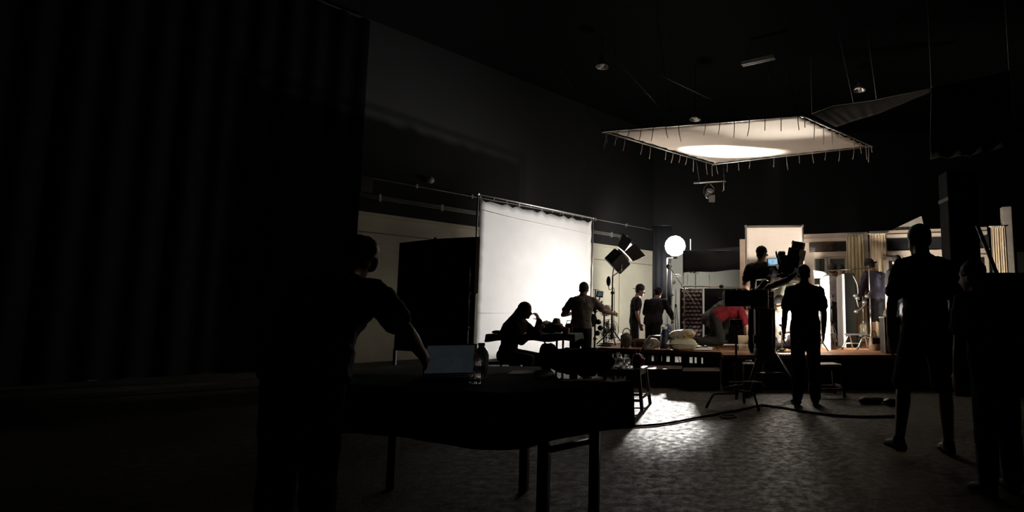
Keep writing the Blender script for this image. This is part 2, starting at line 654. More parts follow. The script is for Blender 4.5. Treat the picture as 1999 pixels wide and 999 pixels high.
# overhead square
OV = [at(1178, 256, 9.6), at(1567, 225, 7.64), at(1703, 285, 10.69), at(1393, 320, 12.65)]
ov = rag_frame('overhead_cloth', 'large square bounce cloth hung flat overhead on ropes', OV, RAGW, (14, 9, 12, 14),
               ((.12, .34), (.1, .3), (.16, .3), (.16, .32)), r=.02, inset=.12, sag=.05)


def rope(a, b, label, r=.008):
    o = MB().tube([a, vl(a, b, .5), b], r, 6).build('rope', ROPE, None, True)
    return tag(o, label, 'rope')


rope(OV[0], ground(1060, 85, CEILZ - .01), 'rope from the left corner of the overhead cloth to the ceiling')
rope(vl(OV[0], OV[1], .42), ground(1200, 112, CEILZ - .01), 'long slanting rope meeting the overhead cloth edge beside a bell lamp')
rope(vl(OV[0], OV[1], .40), ground(1284, 48, CEILZ - .01), 'steep rope meeting the overhead cloth edge beside a bell lamp')
rope(vl(OV[0], OV[1], .79), ground(1285, 145, CEILZ - .01), 'long bright rope slanting over the overhead cloth')
rope(vl(OV[0], OV[1], .905), ground(1497, 137, CEILZ - .01), 'dim rope above the tube fitting side of the overhead cloth')
rope(vl(OV[0], OV[1], .98), ground(1522, 70, CEILZ - .01), 'dim rope above the near corner of the overhead cloth')
rope(at(1666, 201.5, 12.5), ground(1634, 50, CEILZ - .01), 'dim rope dropping to the pale strip below the bell lamp with the glint')
rope(at(1711, 194.7, 12.5), ground(1692, 50, CEILZ - .01), 'dim rope holding the higher end of the pale strip')
# small rig hanging under the overhead cloth
p0 = at(1386, 356, 12.2)
t = thing('hanging_rig', 'small dark lamp hanging from a pipe under the overhead cloth', 'hanging lamp', p0 - V((0, 0, .4)))
a, b = at(1354, 357, 12.2), at(1417, 354, 12.2)
MB().tube([a, b], .018, 8).build('pipe', STEEL, t, True, world=True)
MB().tube([at(1366, 356, 12.2), vl(OV[3], OV[0], .2)], .01, 6).build('hanger', BLKMET, t, True, world=True)
MB().tube([at(1414, 354, 12.2), vl(OV[3], OV[2], .07)], .006, 6).build('hanger', BLKMET, t, True, world=True)
MB().tube([at(1413, 356, 12.2), at(1413, 371, 12.2), at(1410, 373, 12.2)], .012, 6).build('hook', STEEL, t, True, world=True)
q = at(1384, 378, 12.2)
MB().lathe([(.05, -.1), (.085, -.06), (.09, .08), (.07, .1)], q, (.2, -.6, .5)).build('lamp_head', BLKMET, t, True, world=True)
MB().tube([q + V((-.11, 0, 0)), q + V((-.11, 0, .13)), at(1384, 356, 12.2), q + V((.11, 0, .13)), q + V((.11, 0, 0))], .01, 6).build('yoke', BLKMET, t, True, world=True)
MB().box(q + V((.06, -.05, -.12)), (.14, .02, .16), .3, ).build('flap', BLKMET, t, world=True)

# black hinged flat left of the screen
FZ = 2.44
fp = [onplane(x, y, (0, 0, FZ), (0, 0, 1)) for x, y in ((780, 474), (850, 466), (931, 462))]
t = thing('black_flat', 'tall black folding flat beside the white screen', 'flat', V((fp[1].x, fp[1].y, 0)))
for i in range(2):
    a, b = fp[i].copy(), fp[i + 1].copy()
    d = (b - a).normalized()
    nn = V((-d.y, d.x, 0)) * .03
    MB().prism([V((a.x, a.y, .42)), V((b.x, b.y, .42)), V((b.x, b.y, FZ)), V((a.x, a.y, FZ))], nn).build('panel', BLACK, t, world=True)
    for u in (.04, .96):
        p = vl(a, b, u)
        MB().box((p.x, p.y, .23), (.05, .05, .46)).build('leg', BLKMET, t, world=True)
        MB().box((p.x, p.y - .1, .02), (.05, .7, .04)).build('foot', BLKMET, t, world=True)
MB().prism([V((fp[2].x, fp[2].y - .02, 1.42)), V((fp[2].x + .055, fp[2].y, 1.46)), V((fp[2].x + .055, fp[2].y, FZ)), V((fp[2].x, fp[2].y - .02, FZ))], (0, .01, 0)).build(
    'cloth_edge', mat('brown_cloth', (.12, .08, .065), .9), t, world=True)
MB().ell(fp[1], .03).build('hinge', BLKMET, t, True, world=True)

# dim cloth and a stand-in for lit wall, high on the right
GREYC = mat('grey_drape', (.2, .19, .18), .9, var=.2, scale=2)


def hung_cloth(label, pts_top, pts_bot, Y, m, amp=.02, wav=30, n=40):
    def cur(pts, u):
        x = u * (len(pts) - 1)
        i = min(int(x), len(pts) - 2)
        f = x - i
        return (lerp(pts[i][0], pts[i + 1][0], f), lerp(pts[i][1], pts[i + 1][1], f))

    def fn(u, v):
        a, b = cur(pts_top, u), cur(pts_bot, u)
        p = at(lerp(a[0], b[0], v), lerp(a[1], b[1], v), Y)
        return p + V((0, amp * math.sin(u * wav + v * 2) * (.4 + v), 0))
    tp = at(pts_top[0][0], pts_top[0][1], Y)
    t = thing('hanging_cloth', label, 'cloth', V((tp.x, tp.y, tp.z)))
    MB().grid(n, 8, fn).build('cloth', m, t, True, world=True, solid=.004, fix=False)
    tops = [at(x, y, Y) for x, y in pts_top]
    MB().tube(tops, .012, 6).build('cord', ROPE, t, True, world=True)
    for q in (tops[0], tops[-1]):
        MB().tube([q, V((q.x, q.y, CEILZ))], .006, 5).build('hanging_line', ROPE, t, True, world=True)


hung_cloth('dim grey cloth square hanging high by the right wall', [(1818, 170), (1895, 157), (1970, 140)], [(1818, 310), (1895, 303), (1972, 284)], 7.4, mat('grey_green_drape', (.13, .125, .1), .9), .03, 24)
hung_cloth('long pale strip added for a lit piece of wall, sloping behind the overhead cloth', [(1585, 222), (1625, 207), (1700, 197), (1818, 172)], [(1632, 248), (1668, 236), (1715, 222), (1818, 179)], 12.5, mat('lit_wall_strip', (.06, .058, .055), .9), .008, 46)  # cloth strip stands in for a lit piece of wall
#PART3
# ------------------------------------------------------------------ stage decks and steps
DZ = 0.5
FLx, FLy, FRx, FRy = -1.66, 10.15, .452, 8.93


def fl_y(x):
    return lerp(FLy, FRy, (x - FLx) / (FRx - FLx))


def front_pt(px):
    """point of the left deck's front line under photo column px"""
    k = (px - CX) / FPX * 1.004
    # x = k*y ; y = fl_y(x)
    m = (FRy - FLy) / (FRx - FLx)
    y = (FLy - m * FLx) / (1 - m * k)
    return V((k * y, y, 0))


t = thing('stage_deck', 'low brown plank stage on posts with lit gaps underneath', 'stage', ((FLx + FRx) / 2, 10.8, 0))
NP, DEP = 8, 2.05
for i in range(NP):
    o0, o1 = DEP * i / NP + .004, DEP * (i + 1) / NP - .004
    bt = [V((FLx, FLy + o0, DZ - .05)), V((FRx, FRy + o0, DZ - .05)), V((FRx, FRy + o1, DZ - .05)), V((FLx, FLy + o1, DZ - .05))]
    MB().hexa(bt, [p + V((0, 0, .05)) for p in bt]).build('plank', WOOD, t, world=True)
gaps = [(1181, 1187), (1197, 1206), (1212, 1216), (1220, 1226), (1268, 1285), (1292, 1308), (1318, 1330), (1346, 1352), (1356, 1360), (1369, 1372), (1385, 1388)]
cur = 1170
posts = []
for a, b in gaps + [(1404, 1405)]:
    posts.append((cur, a))
    cur = b
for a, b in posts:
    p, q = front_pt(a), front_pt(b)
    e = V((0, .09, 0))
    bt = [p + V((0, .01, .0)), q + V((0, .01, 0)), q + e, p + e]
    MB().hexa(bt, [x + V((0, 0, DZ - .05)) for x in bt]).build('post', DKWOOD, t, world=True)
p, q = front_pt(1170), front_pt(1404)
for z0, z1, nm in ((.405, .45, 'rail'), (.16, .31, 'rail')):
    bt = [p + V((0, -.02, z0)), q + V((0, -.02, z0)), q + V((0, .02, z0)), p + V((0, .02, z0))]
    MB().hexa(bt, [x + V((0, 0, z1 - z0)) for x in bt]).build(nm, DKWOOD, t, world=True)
for x in (-1.6, -.55, .38):
    MB().box((x, fl_y(x) + 1.97, .225), (.09, .09, .45)).build('post', DKWOOD, t, world=True)

RX0, RX1, RY0, RY1 = .46, 6.9, 8.33, 13.0
t = thing('stage_deck', 'wide brown plank stage carrying the window set, dark skirt in front', 'stage', ((RX0 + RX1) / 2, RY0, 0))
NPR = 16
for i in range(NPR):
    w = (RY1 - RY0) / NPR
    MB().box(((RX0 + RX1) / 2, RY0 + w * (i + .5), DZ - .025), (RX1 - RX0, w - .006, .05)).build('plank', WOOD, t, world=True)
MB().box(((RX0 + RX1) / 2, RY0 + .03, .225), (RX1 - RX0, .03, .45)).build('skirt', mat('black_skirt', (.012, .011, .01), .9), t, world=True)
MB().box((RX0 + .02, 10.8, .2), (.03, 4.3, .4)).build('skirt', MATS['black_skirt'], t, world=True)
for x in (1.5, 3, 4.5, 6.7):
    for y in (9.5, 11.2, 12.8):
        MB().box((x, y, .225), (.1, .1, .45)).build('post', DKWOOD, t, world=True)


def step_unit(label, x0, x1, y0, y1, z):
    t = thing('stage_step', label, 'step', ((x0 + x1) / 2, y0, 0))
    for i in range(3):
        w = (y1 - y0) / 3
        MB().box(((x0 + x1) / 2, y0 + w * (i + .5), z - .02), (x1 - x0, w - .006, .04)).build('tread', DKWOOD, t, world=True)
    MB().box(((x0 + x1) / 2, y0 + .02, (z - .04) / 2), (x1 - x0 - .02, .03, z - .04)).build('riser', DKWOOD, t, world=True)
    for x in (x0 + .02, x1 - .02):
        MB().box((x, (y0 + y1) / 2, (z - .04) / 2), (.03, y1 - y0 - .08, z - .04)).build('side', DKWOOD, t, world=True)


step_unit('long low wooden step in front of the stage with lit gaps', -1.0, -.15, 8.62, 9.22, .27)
step_unit('short low wooden step beside the tripod', -.13, .42, 8.3, 8.85, .27)

# ------------------------------------------------------------------ the window set on the right deck
HA, HB = V((2.44, 12.2, 0)), V((6.4, 11.1, 0))
Hu = (HB - HA).normalized()
Hn = V((Hu.y, -Hu.x, 0))
Hrz = math.atan2(Hu.y, Hu.x)


def hpt(px, py, d=0):
    return onplane(px, py, HA + Hn * d, Hn)


def huz(px, py):
    p = hpt(px, py)
    return (p - HA).dot(Hu), p.z


def hw(mb, px0, py0, px1, py1, d0, d1, zb=None):
    """box on the set wall covering a photo rectangle; zb overrides the bottom"""
    u0, _ = huz(px0, (py0 + py1) / 2)
    u1, _ = huz(px1, (py0 + py1) / 2)
    _, z1 = huz((px0 + px1) / 2, py0)
    _, z0 = huz((px0 + px1) / 2, py1)
    if zb is not None:
        z0 = zb + .002
    c = HA + Hu * ((u0 + u1) / 2) + Hn * ((d0 + d1) / 2) + V((0, 0, (z0 + z1) / 2))
    return mb.box(c, (u1 - u0, abs(d1 - d0), z1 - z0), Hrz)


SETW = mat('set_window_paint', (.52, .45, .38), .6, var=.05)
SETP = mat('set_wall_paint', (.42, .34, .29), .7, var=.06, scale=2)
t = thing('set_window_wall', 'white window wall of the set with a transom over two door panes', 'set wall', HA + Hu * .6 + V((0, 0, DZ)))
hw(MB(), 1566, 456, 1694, 465, 0, .08).build('header', SETP, t, world=True)
hw(MB(), 1566, 465, 1694, 472, .0, .14).build('cornice', SETW, t, bev=.01, world=True)
hw(MB(), 1566, 472, 1580, 500, 0, .07, DZ).build('jamb', SETW, t, world=True)
hw(MB(), 1684, 462, 1694.5, 500, 0, .1, DZ).build('end_post', SETP, t, world=True)
hw(MB(), 1580, 492, 1684, 501, 0, .1).build('transom_rail', SETW, t, world=True)
hw(MB(), 1580, 472, 1684, 492, .02, .03).build('pane', mat('smoky_glass', (.5, .5, .48), .05, trans=.95, var=0), t, world=True)
for (a, b) in ((1580, 1590), (1611, 1615), (1617, 1621), (1650, 1655), (1676, 1684)):
    hw(MB(), a, 501, b, 560, 0, .06, DZ).build('door_stile', SETW, t, world=True)
for (a, b) in ((1590, 1611), (1621, 1650), (1655, 1676)):
    hw(MB(), a, 501, b, 505, 0, .06).build('door_rail', SETW, t, world=True)
    hw(MB(), a, 640, b, 660, 0, .06, DZ).build('door_rail', SETW, t, world=True)
    hw(MB(), a, 505, b, 640, .02, .03).build('pane', MATS['smoky_glass'], t, world=True)
# garden backing seen through the transom
BRICKB = mat('painted_backing', (.2, .085, .05), .85, var=.3, scale=5)
t = thing('backing_board', 'rust-brown backing board behind the transom window', 'board', HA + Hu * .9 - Hn * .45 + V((0, 0, DZ)))
hw(MB(), 1578, 468, 1624, 485, -.45, -.42).build('panel', BRICKB, t, world=True)
hw(MB(), 1598, 485, 1602, 520, -.45, -.42, DZ).build('batten', DKWOOD, t, world=True)
t = thing('twig_bunch', 'bare twigs with dry leaves behind the transom window', 'branch', hpt(1600, 494, -.25))
base = hpt(1606, 494, -.25)
LEAFD = mat('dry_leaf', (.2, .14, .08), .8, var=.4)
for k in range(9):
    a = -1.2 + k * .3
    e = base + Hu * (math.sin(a) * .5) + V((0, 0, .08 + .18 * math.cos(a)))
    MB().tube([base, vl(base, e, .5) + V((0, 0, .03)), e], [.006, .005, .003], 5).build('twig', LEAFD, t, True, world=True)
for k in range(7):
    c = hpt(random.uniform(1622, 1648), random.uniform(474, 489), -.22)
    R = Euler((random.random() * 3, random.random() * 3, random.random() * 3)).to_matrix()
    MB().ell(c, (.06, .025, .006), R, 8, 5).build('leaf', LEAFD, t, True, world=True)
MB().tube([base, V((base.x, base.y, 1.2)), V((base.x, base.y, DZ))], .012, 6).build('stem', DKWOOD, t, True, world=True)

t = thing('set_window_wall', 'dim window wall of the set with a door ajar, behind the near man', 'set wall', HA + Hu * 2.4 + V((0, 0, DZ)))
hw(MB(), 1697, 448, 1925, 456, 0, .08).build('header', SETP, t, world=True)
hw(MB(), 1697, 456, 1925, 463, 0, .14).build('cornice', SETW, t, bev=.01, world=True)
hw(MB(), 1697, 463, 1731, 500, 0, .05, DZ).build('jamb', SETP, t, world=True)
hw(MB(), 1731, 488, 1930, 497, 0, .1).build('transom_rail', SETW, t, world=True)
hw(MB(), 1731, 463, 1930, 488, .02, .03).build('pane', DKGLASS, t, world=True)
for (a, b) in ((1731, 1735), (1757, 1762), (1790, 1794), (1840, 1846), (1898, 1903), (1923, 1930)):
    hw(MB(), a, 497, b, 560, 0, .06, DZ).build('door_stile', SETW, t, world=True)
for (a, b) in ((1762, 1790), (1794, 1840), (1846, 1898), (1903, 1923)):
    hw(MB(), a, 497, b, 502, 0, .06).build('door_rail', SETW, t, world=True)
    hw(MB(), a, 502, b, 640, .02, .03, DZ + .1).build('pane', DKGLASS, t, world=True)
# door leaf standing ajar
p = hpt(1757, 560)
leaf = MB()
dd = (Hu * -.5 + Hn * .55).normalized()
for o, w in ((0, .05), (.42, .05)):
    leaf.box(p + dd * (o + .025) + V((0, 0, 1.25 - p.z + .14)), (.05, .04, 1.74), math.atan2(dd.y, dd.x))
for z in (.52, 2.18):
    leaf.box(p + dd * .235 + V((0, 0, z + .04 - p.z)), (.47, .04, .07), math.atan2(dd.y, dd.x))
leaf.build('door_leaf', SETW, t, world=True)

t = thing('set_column', 'grey set column rising above the dim window wall', 'column', hpt(1966, 560, .1).xy.to_3d() + V((0, 0, DZ)))
hw(MB(), 1956, 406, 1974, 560, 0, .18, DZ).build('shaft', mat('grey_set_paint', (.3, .28, .25), .8), t, bev=.01, world=True)
hw(MB(), 1975, 440, 1984, 560, -.1, .05, DZ).build('return_panel', MATS['grey_set_paint'], t, world=True)
t = thing('gable_board', 'grey triangular board above the dim window wall', 'board', hpt(1774, 446, -.1))
MB().prism([hpt(1742, 448, -.1), hpt(1803, 448, -.1), hpt(1797, 422, -.1)], -Hn * .04).build('panel', MATS['grey_set_paint'], t, world=True)
MB().prism([hpt(1797, 422, -.1), hpt(1803, 448, -.1), hpt(1803, 448, -.5), hpt(1797, 424, -.5)], Hu * .02).build('side_panel', MATS['grey_set_paint'], t, world=True)
MB().tube([hpt(1785, 440, -.15), V((hpt(1785, 440, -.15).x, hpt(1785, 440, -.15).y, DZ))], .03, 6).build('batten', DKWOOD, t, world=True)

CURT = mat('yellow_sheer', (.93, .83, .56), .85, var=.06, scale=7, transl=.15, spec=.1)
CURT2 = mat('peach_sheer', (.9, .75, .55), .85, var=.06, scale=7, transl=.15, spec=.1)


def curtain(label, px0, px1, py, m, d=.2, folds=5, flare=.0):
    u0, z1 = huz(px0, py)
    u1, _ = huz(px1, py)
    p = HA + Hu * ((u0 + u1) / 2) + Hn * d
    t = thing('curtain', label, 'curtain', V((p.x, p.y, DZ)), group='curtains of the set')

    def fn(u, v):
        w = (u - .5) * (1 + flare * (1 - v)) + .5
        q = HA + Hu * lerp(u0, u1, w) + Hn * (d + .011 * math.sin(u * folds * 2 * math.pi + 1.2 * math.sin(v * 2.5)) + .006 * math.sin(u * 17))
        q.z = lerp(DZ + .02, z1, v)
        return q
    MB().grid(folds * 12, 16, fn).build('cloth', m, t, True, world=True, fix=False)
    MB().tube([HA + Hu * (u0 - .03) + Hn * d + V((0, 0, z1 + .01)), HA + Hu * (u1 + .03) + Hn * d + V((0, 0, z1 + .01))], .014, 8).build('rod', WHITEP, t, True, world=True)
    for k in range(6):
        q = HA + Hu * lerp(u0, u1, (k + .5) / 6) + Hn * d + V((0, 0, z1))
        MB().lathe([(.02, -.02), (.022, 0), (.02, .02)], q, Hu, 10).build('ring', WHITEP, t, True, world=True)


curtain('yellow sheer curtain left of the set post', 1652, 1684, 462, CURT, flare=.25)
curtain('peach curtain behind the man in the blue shirt', 1697, 1727, 460, CURT2)
curtain('dim ochre curtain beside the grey set column', 1929, 1956, 446, CURT2, folds=6)

# ------------------------------------------------------------------ stands and lamps
def light_stand(label, base, h, m=CHROME, r=.0125, spread=.38, legz=.42, yaw=0., group=None, name='light_stand', knobs=2, top=None):
    """three-legged stand; base on floor/deck"""
    base = V(base)
    t = thing(name, label, 'stand', base, yaw, group)
    hs = [0.12 * 1, h * .45, h * .75, h]
    lo = .1
    MB().tube([(0, 0, lo), (0, 0, h * .46)], r * 1.25, 10).build('pole', m, t, True)
    MB().tube([(0, 0, h * .44), (0, 0, h * .76)], r, 10).build('pole', m, t, True)
    MB().tube([(0, 0, h * .74), (0, 0, h)], r * .8, 10).build('pole', m, t, True)
    for z in ((h * .455, h * .755) if knobs else ()):
        MB().lathe([(r * 1.7, -.025), (r * 1.9, 0), (r * 1.7, .025)], (0, 0, z)).build('collar', BLKMET, t, True)
        MB().tube([(0, 0, z), (.05, 0, z)], .008, 6).build('knob', BLKMET, t, True)
    for k in range(3):
        a = k * 2 * math.pi / 3 + .5
        d = V((math.cos(a), math.sin(a), 0))
        MB().tube([d * .02 + V((0, 0, legz)), d * spread * .55 + V((0, 0, legz * .47)), d * spread + V((0, 0, .012))], r * .7, 8).build('leg', m, t, True)
        MB().tube([V((0, 0, lo + .02)), d * spread * .5 + V((0, 0, legz * .5))], r * .5, 6).build('brace', m, t, True)
    MB().lathe([(r * 1.8, -.03), (r * 1.8, .03)], (0, 0, legz)).build('collar', BLKMET, t, True)
    return t


def c_stand(label, base, h, m=CHROME, yaw=0., r=.0165, group=None, L=.42):
    base = V(base)
    t = thing('c_stand', label, 'stand', base, yaw, group)
    MB().tube([(0, 0, .1), (0, 0, h * .5)], r, 10).build('pole', m, t, True)
    MB().tube([(0, 0, h * .48), (0, 0, h)], r * .78, 10).build('pole', m, t, True)
    MB().lathe([(r * 1.6, -.03), (r * 1.6, .03)], (0, 0, h * .49)).build('collar', BLKMET, t, True)
    MB().tube([(0, 0, h * .49), (.06, 0, h * .49)], .009, 6).build('knob', BLKMET, t, True)
    for k in range(3):
        a = k * 2 * math.pi / 3
        d = V((math.cos(a), math.sin(a), 0))
        z = .17 + .035 * k
        pts = [d * .015 + V((0, 0, z)), d * (L * .72) + V((0, 0, z)), d * (L * .8) + V((0, 0, z - .02)), d * L + V((0, 0, .014))]
        MB().tube(pts, .0125, 8).build('leg', m, t, True)
        MB().lathe([(r * 1.5, -.016), (r * 1.5, .016)], (0, 0, z)).build('collar', m, t, True)
        MB().tube([d * (L * .93) + V((0, 0, .07)), d * L + V((0, 0, .012))], .017, 8).build('rubber_foot', RUBBER, t, True)
    return t


def arm(t, a, b, m=CHROME, r=.008, name='boom_arm'):
    MB().tube([V(a), V(b)], r, 8).build(name, m, t, True, world=True)
    MB().lathe([(.03, -.02), (.032, 0), (.03, .02)], V(a), (0, 1, 0), 12).build('grip_head', BLKMET, t, True, world=True)


# globe lamp on the tall stand behind the deck
GP = at(1318, 480, 15.5)
gb = V((at(1302, 560, 15.5).x, 15.5, 0))
t = thing('globe_lamp', 'glaring round lamp on a tall pale stand behind the stage', 'lamp', gb)
hgt = GP.z - .34
MB().tube([gb + V((0, 0, .1)), gb + V((0, 0, 1.3))], .032, 12).build('pole', STEEL, t, True, world=True)
MB().tube([gb + V((0, 0, 1.2)), gb + V((0, 0, hgt))], .024, 12).build('pole', STEEL, t, True, world=True)
MB().lathe([(.045, -.05), (.05, 0), (.045, .05)], gb + V((0, 0, 1.28))).build('collar', BLKMET, t, True, world=True)
for k in range(3):
    a = k * 2 * math.pi / 3 + .5
    d = V((math.cos(a), math.sin(a), 0))
    MB().tube([gb + V((0, 0, .6)), gb + d * .42 + V((0, 0, .02))], .014, 8).build('leg', STEEL, t, True, world=True)
    MB().tube([gb + V((0, 0, .15)), gb + d * .22 + V((0, 0, .31))], .009, 8).build('brace', STEEL, t, True, world=True)
MB().tube([gb + V((0, 0, hgt)), V((GP.x, GP.y, hgt)), V((GP.x, GP.y, GP.z - .14))], .018, 8).build('bracket', STEEL, t, True, world=True)
MB().lathe([(.05, -.03), (.07, 0), (.07, .06), (.05, .07)], V((GP.x, GP.y, GP.z - .32))).build('socket', BLKMET, t, True, world=True)
MB().ell(GP, .28, n=24, m=16).build('globe', mat('lit_globe', (1, 1, 1), .5, var=0, emit=LAMP_GLOBE, ecol=(1, .955, .88)), t, True, world=True)
beam('globe_beam', t, GP + V((0, -.32, -.02)), ground(1305, 792), LAMP_GLOBE_BEAM, 9.0, .8, (1, .96, .9), .1)
beam('globe_down', t, GP + V((0, -.25, -.25)), (-.35, 13.0, 0), LAMP_GLOBE_DOWN, 70, .6, (1, .96, .9), .1)
MB().box(GP + V((.45, .02, .03)), (.025, .25, .3), -.2).build('side_flap', FOAM, t, world=True)
MB().tube([GP + V((.45, .02, -.1)), GP + V((.16, 0, -.23)), GP + V((0, 0, -.22))], .008, 6).build('flap_arm', STEEL, t, True, world=True)

# barn-door lamp aimed at the overhead cloth
lb = ground(1194, 673, DZ)
lb = V((lb.x, max(lb.y, 10.5), DZ))
HC = at(1206, 509, lb.y)
tgt = (OV[0] + OV[1] + OV[2] + OV[3]) / 4 + V((.15, .9, .05))
t = light_stand('tall light stand on the stage carrying the barn-door lamp', lb, HC.z - DZ - .30, BLKMET, r=.018, spread=.3, legz=.3, yaw=.4)
LD = (ground(1430, 291, 4.45) - HC).normalized()
up_ = V((-.7, 0, .7))
up_ = (up_ - LD * up_.dot(LD)).normalized()
fr_ = V((0, -1, 0))
fr_ = (fr_ - LD * fr_.dot(LD) - up_ * fr_.dot(up_)).normalized()
ka = math.radians(46)
ax1 = (up_ * math.cos(ka) - fr_ * math.sin(ka)).normalized()
ax2 = LD.cross(ax1).normalized()
RM = Matrix((ax1, ax2, LD)).transposed()
t = thing('barn_door_lamp', 'black lamp head with open barn doors aimed up at the overhead cloth', 'lamp', HC)
L0 = HC - LD * .19


def lbox(c, size):
    return MB().box(HC + RM @ V(c), size, rot=RM)


lbox((0, 0, -.01), (.33, .34, .30)).build('housing', BLKMET, t, bev=.03, world=True)
for k in range(4):
    lbox((-.06 + k * .04, -.172 if (RM @ V((0, 1, 0))).y > 0 else .172, -.01), (.012, .006, .16)).build('vent', mat('grey_vent', (.2, .2, .21), .5), t, world=True)
MB().lathe([(.15, 0), (.16, .03), (.15, .05), (.14, .05), (.14, .0)], HC + LD * .14, LD, 24).build('front_ring', STEEL, t, True, world=True)
MB().lathe([(.135, 0), (.12, .02), (.05, .035), (.0, .038)], HC + LD * .15, LD, 24).build('lens', mat('lit_lens', (1, 1, 1), .3, var=0, emit=110.0, ecol=(1, .95, .88)), t, True, world=True)
fl = HC + LD * .2
for (du, dv, w, m_) in ((1, 0, .32, 'a'), (-1, 0, .32, 'b'), (0, 1, .32, 'c'), (0, -1, .32, 'd')):
    o = ax1 * du + ax2 * dv
    s_ = ax1 * dv + ax2 * du
    p0, p1 = fl + o * .15 - s_ * .15, fl + o * .15 + s_ * .15
    q0, q1 = fl + o * .25 + LD * .25 - s_ * .2, fl + o * .25 + LD * .25 + s_ * .2
    MB().prism([p0, p1, q1, q0], o * .004).build('barn_door', BLKMET, t, world=True)
    MB().prism([x - o * .002 for x in (p0, p1, q1, q0)], o * -.002).build('door_lit_face', mat('lamplit_silver', (.7, .68, .64), .5, .2), t, world=True)  # paler inner faces stand in for lamplight on the doors
yk = RM @ V((1, 0, 0))
bot = V((lb.x, lb.y, HC.z - .30))
MB().tube([HC + yk * .18, HC + yk * .18 - V((0, 0, .12)) - yk * .02, bot, HC - yk * .18 - V((0, 0, .12)) + yk * .02, HC - yk * .18], .012, 8).build('yoke', STEEL, t, True, world=True)
MB().ell(bot + V((-.075, -.02, -.1)), (.042, .045, .1)).build('ballast_pouch', BLACK, t, True, world=True)
MB().tube(smoothpath([bot + V((-.075, -.02, -.19)), bot + V((-.05, -.05, -.27)), bot + V((.035, -.04, -.24)), bot + V((.045, -.04, -.5)), bot + V((.04, -.03, -.9)), bot + V((.03, -.03, -1.15))]), .007, 6).build('cable', RUBBER, t, True, world=True)
tgt = ground(1416, 284, 4.45)
beam('fresnel_beam', t, HC + LD * .24, tgt, LAMP_FRESNEL_W, 32, .35, (1, .94, .86))
beam('fresnel_spill', t, HC + LD * .25, ground(1440, 268, 4.3), LAMP_FRESNEL_SPILL, 95, .7, (1, .88, .76))


def unseen_lamp(label, pos, aim, W, deg, blend, col, floor_z=0.0, soft=.12):  # lamps added out of sight to brighten single surfaces
    """boxy unseen lamp on a stand, shining along pos->aim"""
    pos, aim = V(pos), V(aim)
    t = thing('unseen_lamp', label, 'lamp', V((pos.x, pos.y, floor_z)))
    d = (aim - pos).normalized()
    q = d.to_track_quat('Z', 'Y').to_matrix()
    MB().box(pos - d * .12, (.24, .2, .2), rot=q).build('housing', BLKMET, t, bev=.015, world=True)
    MB().box(pos - d * .014, (.2, .16, .012), rot=q).build('lens', mat('unseen_lamp_lens', (1, 1, 1), .3, var=0, emit=6.0), t, world=True)
    for sx in (-1, 1):
        c = pos + q @ V((0, sx * .13, .03))
        MB().box(c, (.22, .006, .12), rot=q).build('flap', BLKMET, t, world=True)
    b_ = pos - d * .12
    MB().tube([b_ + q @ V((.14, 0, 0)), b_ + V((0, 0, -.2)) + q @ V((.1, 0, 0)), b_ + V((0, 0, -.22)), b_ + V((0, 0, -.2)) - q @ V((.1, 0, 0)), b_ - q @ V((.14, 0, 0))], .01, 6).build('yoke', STEEL, t, True, world=True)
    b2 = V((b_.x, b_.y, floor_z))
    MB().tube([b_ - V((0, 0, .22)), b2 + V((0, 0, .08))], .014, 8).build('pole', BLKMET, t, True, world=True)
    for k in range(3):
        a = 2 * math.pi * k / 3 + .3
        e = V((math.cos(a) * .19, math.sin(a) * .19, .012))
        MB().tube([b2 + V((0, 0, .28)), b2 + e], .01, 6).build('leg', BLKMET, t, True, world=True)
    beam('unseen_lamp_beam', t, pos + d * .02, aim, W, deg, blend, col, soft)
    return t


unseen_lamp('added unseen lamp on a low stand behind the stage, washing the white screen', (.42, 13.9, 1.0), (-4.2, 12.8, 2.1), WASH_SCREEN_W, 100, 1.0, (1, .975, .95))
unseen_lamp('added unseen lamp behind the cutter flag, washing the cream wall', (.05, 16.6, 2.45), (-2.2, 20.0, 1.6), WASH_WALL_W, 120, .6, (1, .97, .9))
unseen_lamp('added lamp hidden unseen behind the white bounce frame', (1.72, 12.0, 2.5), (1.6, 10.3, 2.5), BACK_FRAME_W, 74, .5, (1, .95, .88), DZ, .05)
unseen_lamp('unseen lamp on the stage behind the black-shirted man, lighting the curtains', (2.05, 9.1, 1.28), (3.7, 11.8, 1.35), LAMP_SET_W, 110, .5, (1, .89, .74), DZ, .08)
unseen_lamp('added unseen lamp behind the near man, shining on the yellow and peach curtains', (3.7, 9.25, 1.1), (3.3, 11.9, 1.6), CURTAIN_LAMP_W, 52, .7, (1, .9, .74), DZ, .08)
t = thing('cutter_flag', 'small black cutter flag added unseen behind the white bounce frame', 'flag', (1.6, 11.2, DZ))  # added out of sight to cut the hidden lamp on the frame
MB().box((1.66, 11.2, 1.95), (1.1, .01, .74)).build('cloth', BLACK, t, world=True)
MB().tube([(1.6, 11.22, 2.3), (1.6, 11.22, DZ)], .012, 8).build('pole', BLKMET, t, True, world=True)
MB().box((1.6, 11.22, DZ + .012), (.4, .3, .024)).build('base', BLKMET, t, world=True)

# black cutter flag in front of the globe lamp and the bounce frame it half shades
fa, fb = at(1334, 489, 11.9), at(1446, 489, 11.2)
t = thing('cutter_flag', 'long black cutter flag stretched below the globe lamp', 'flag', V((fa.x, fa.y, 0)))
zb0 = at(1302, 532, 11.9).z


def fnf(u, v):
    p = vl(fa, fb, u)
    p.z = lerp(zb0 + .012 * math.sin(u * 9), fa.z, v)
    return p + V((0, .01 * math.sin(u * 12), 0))


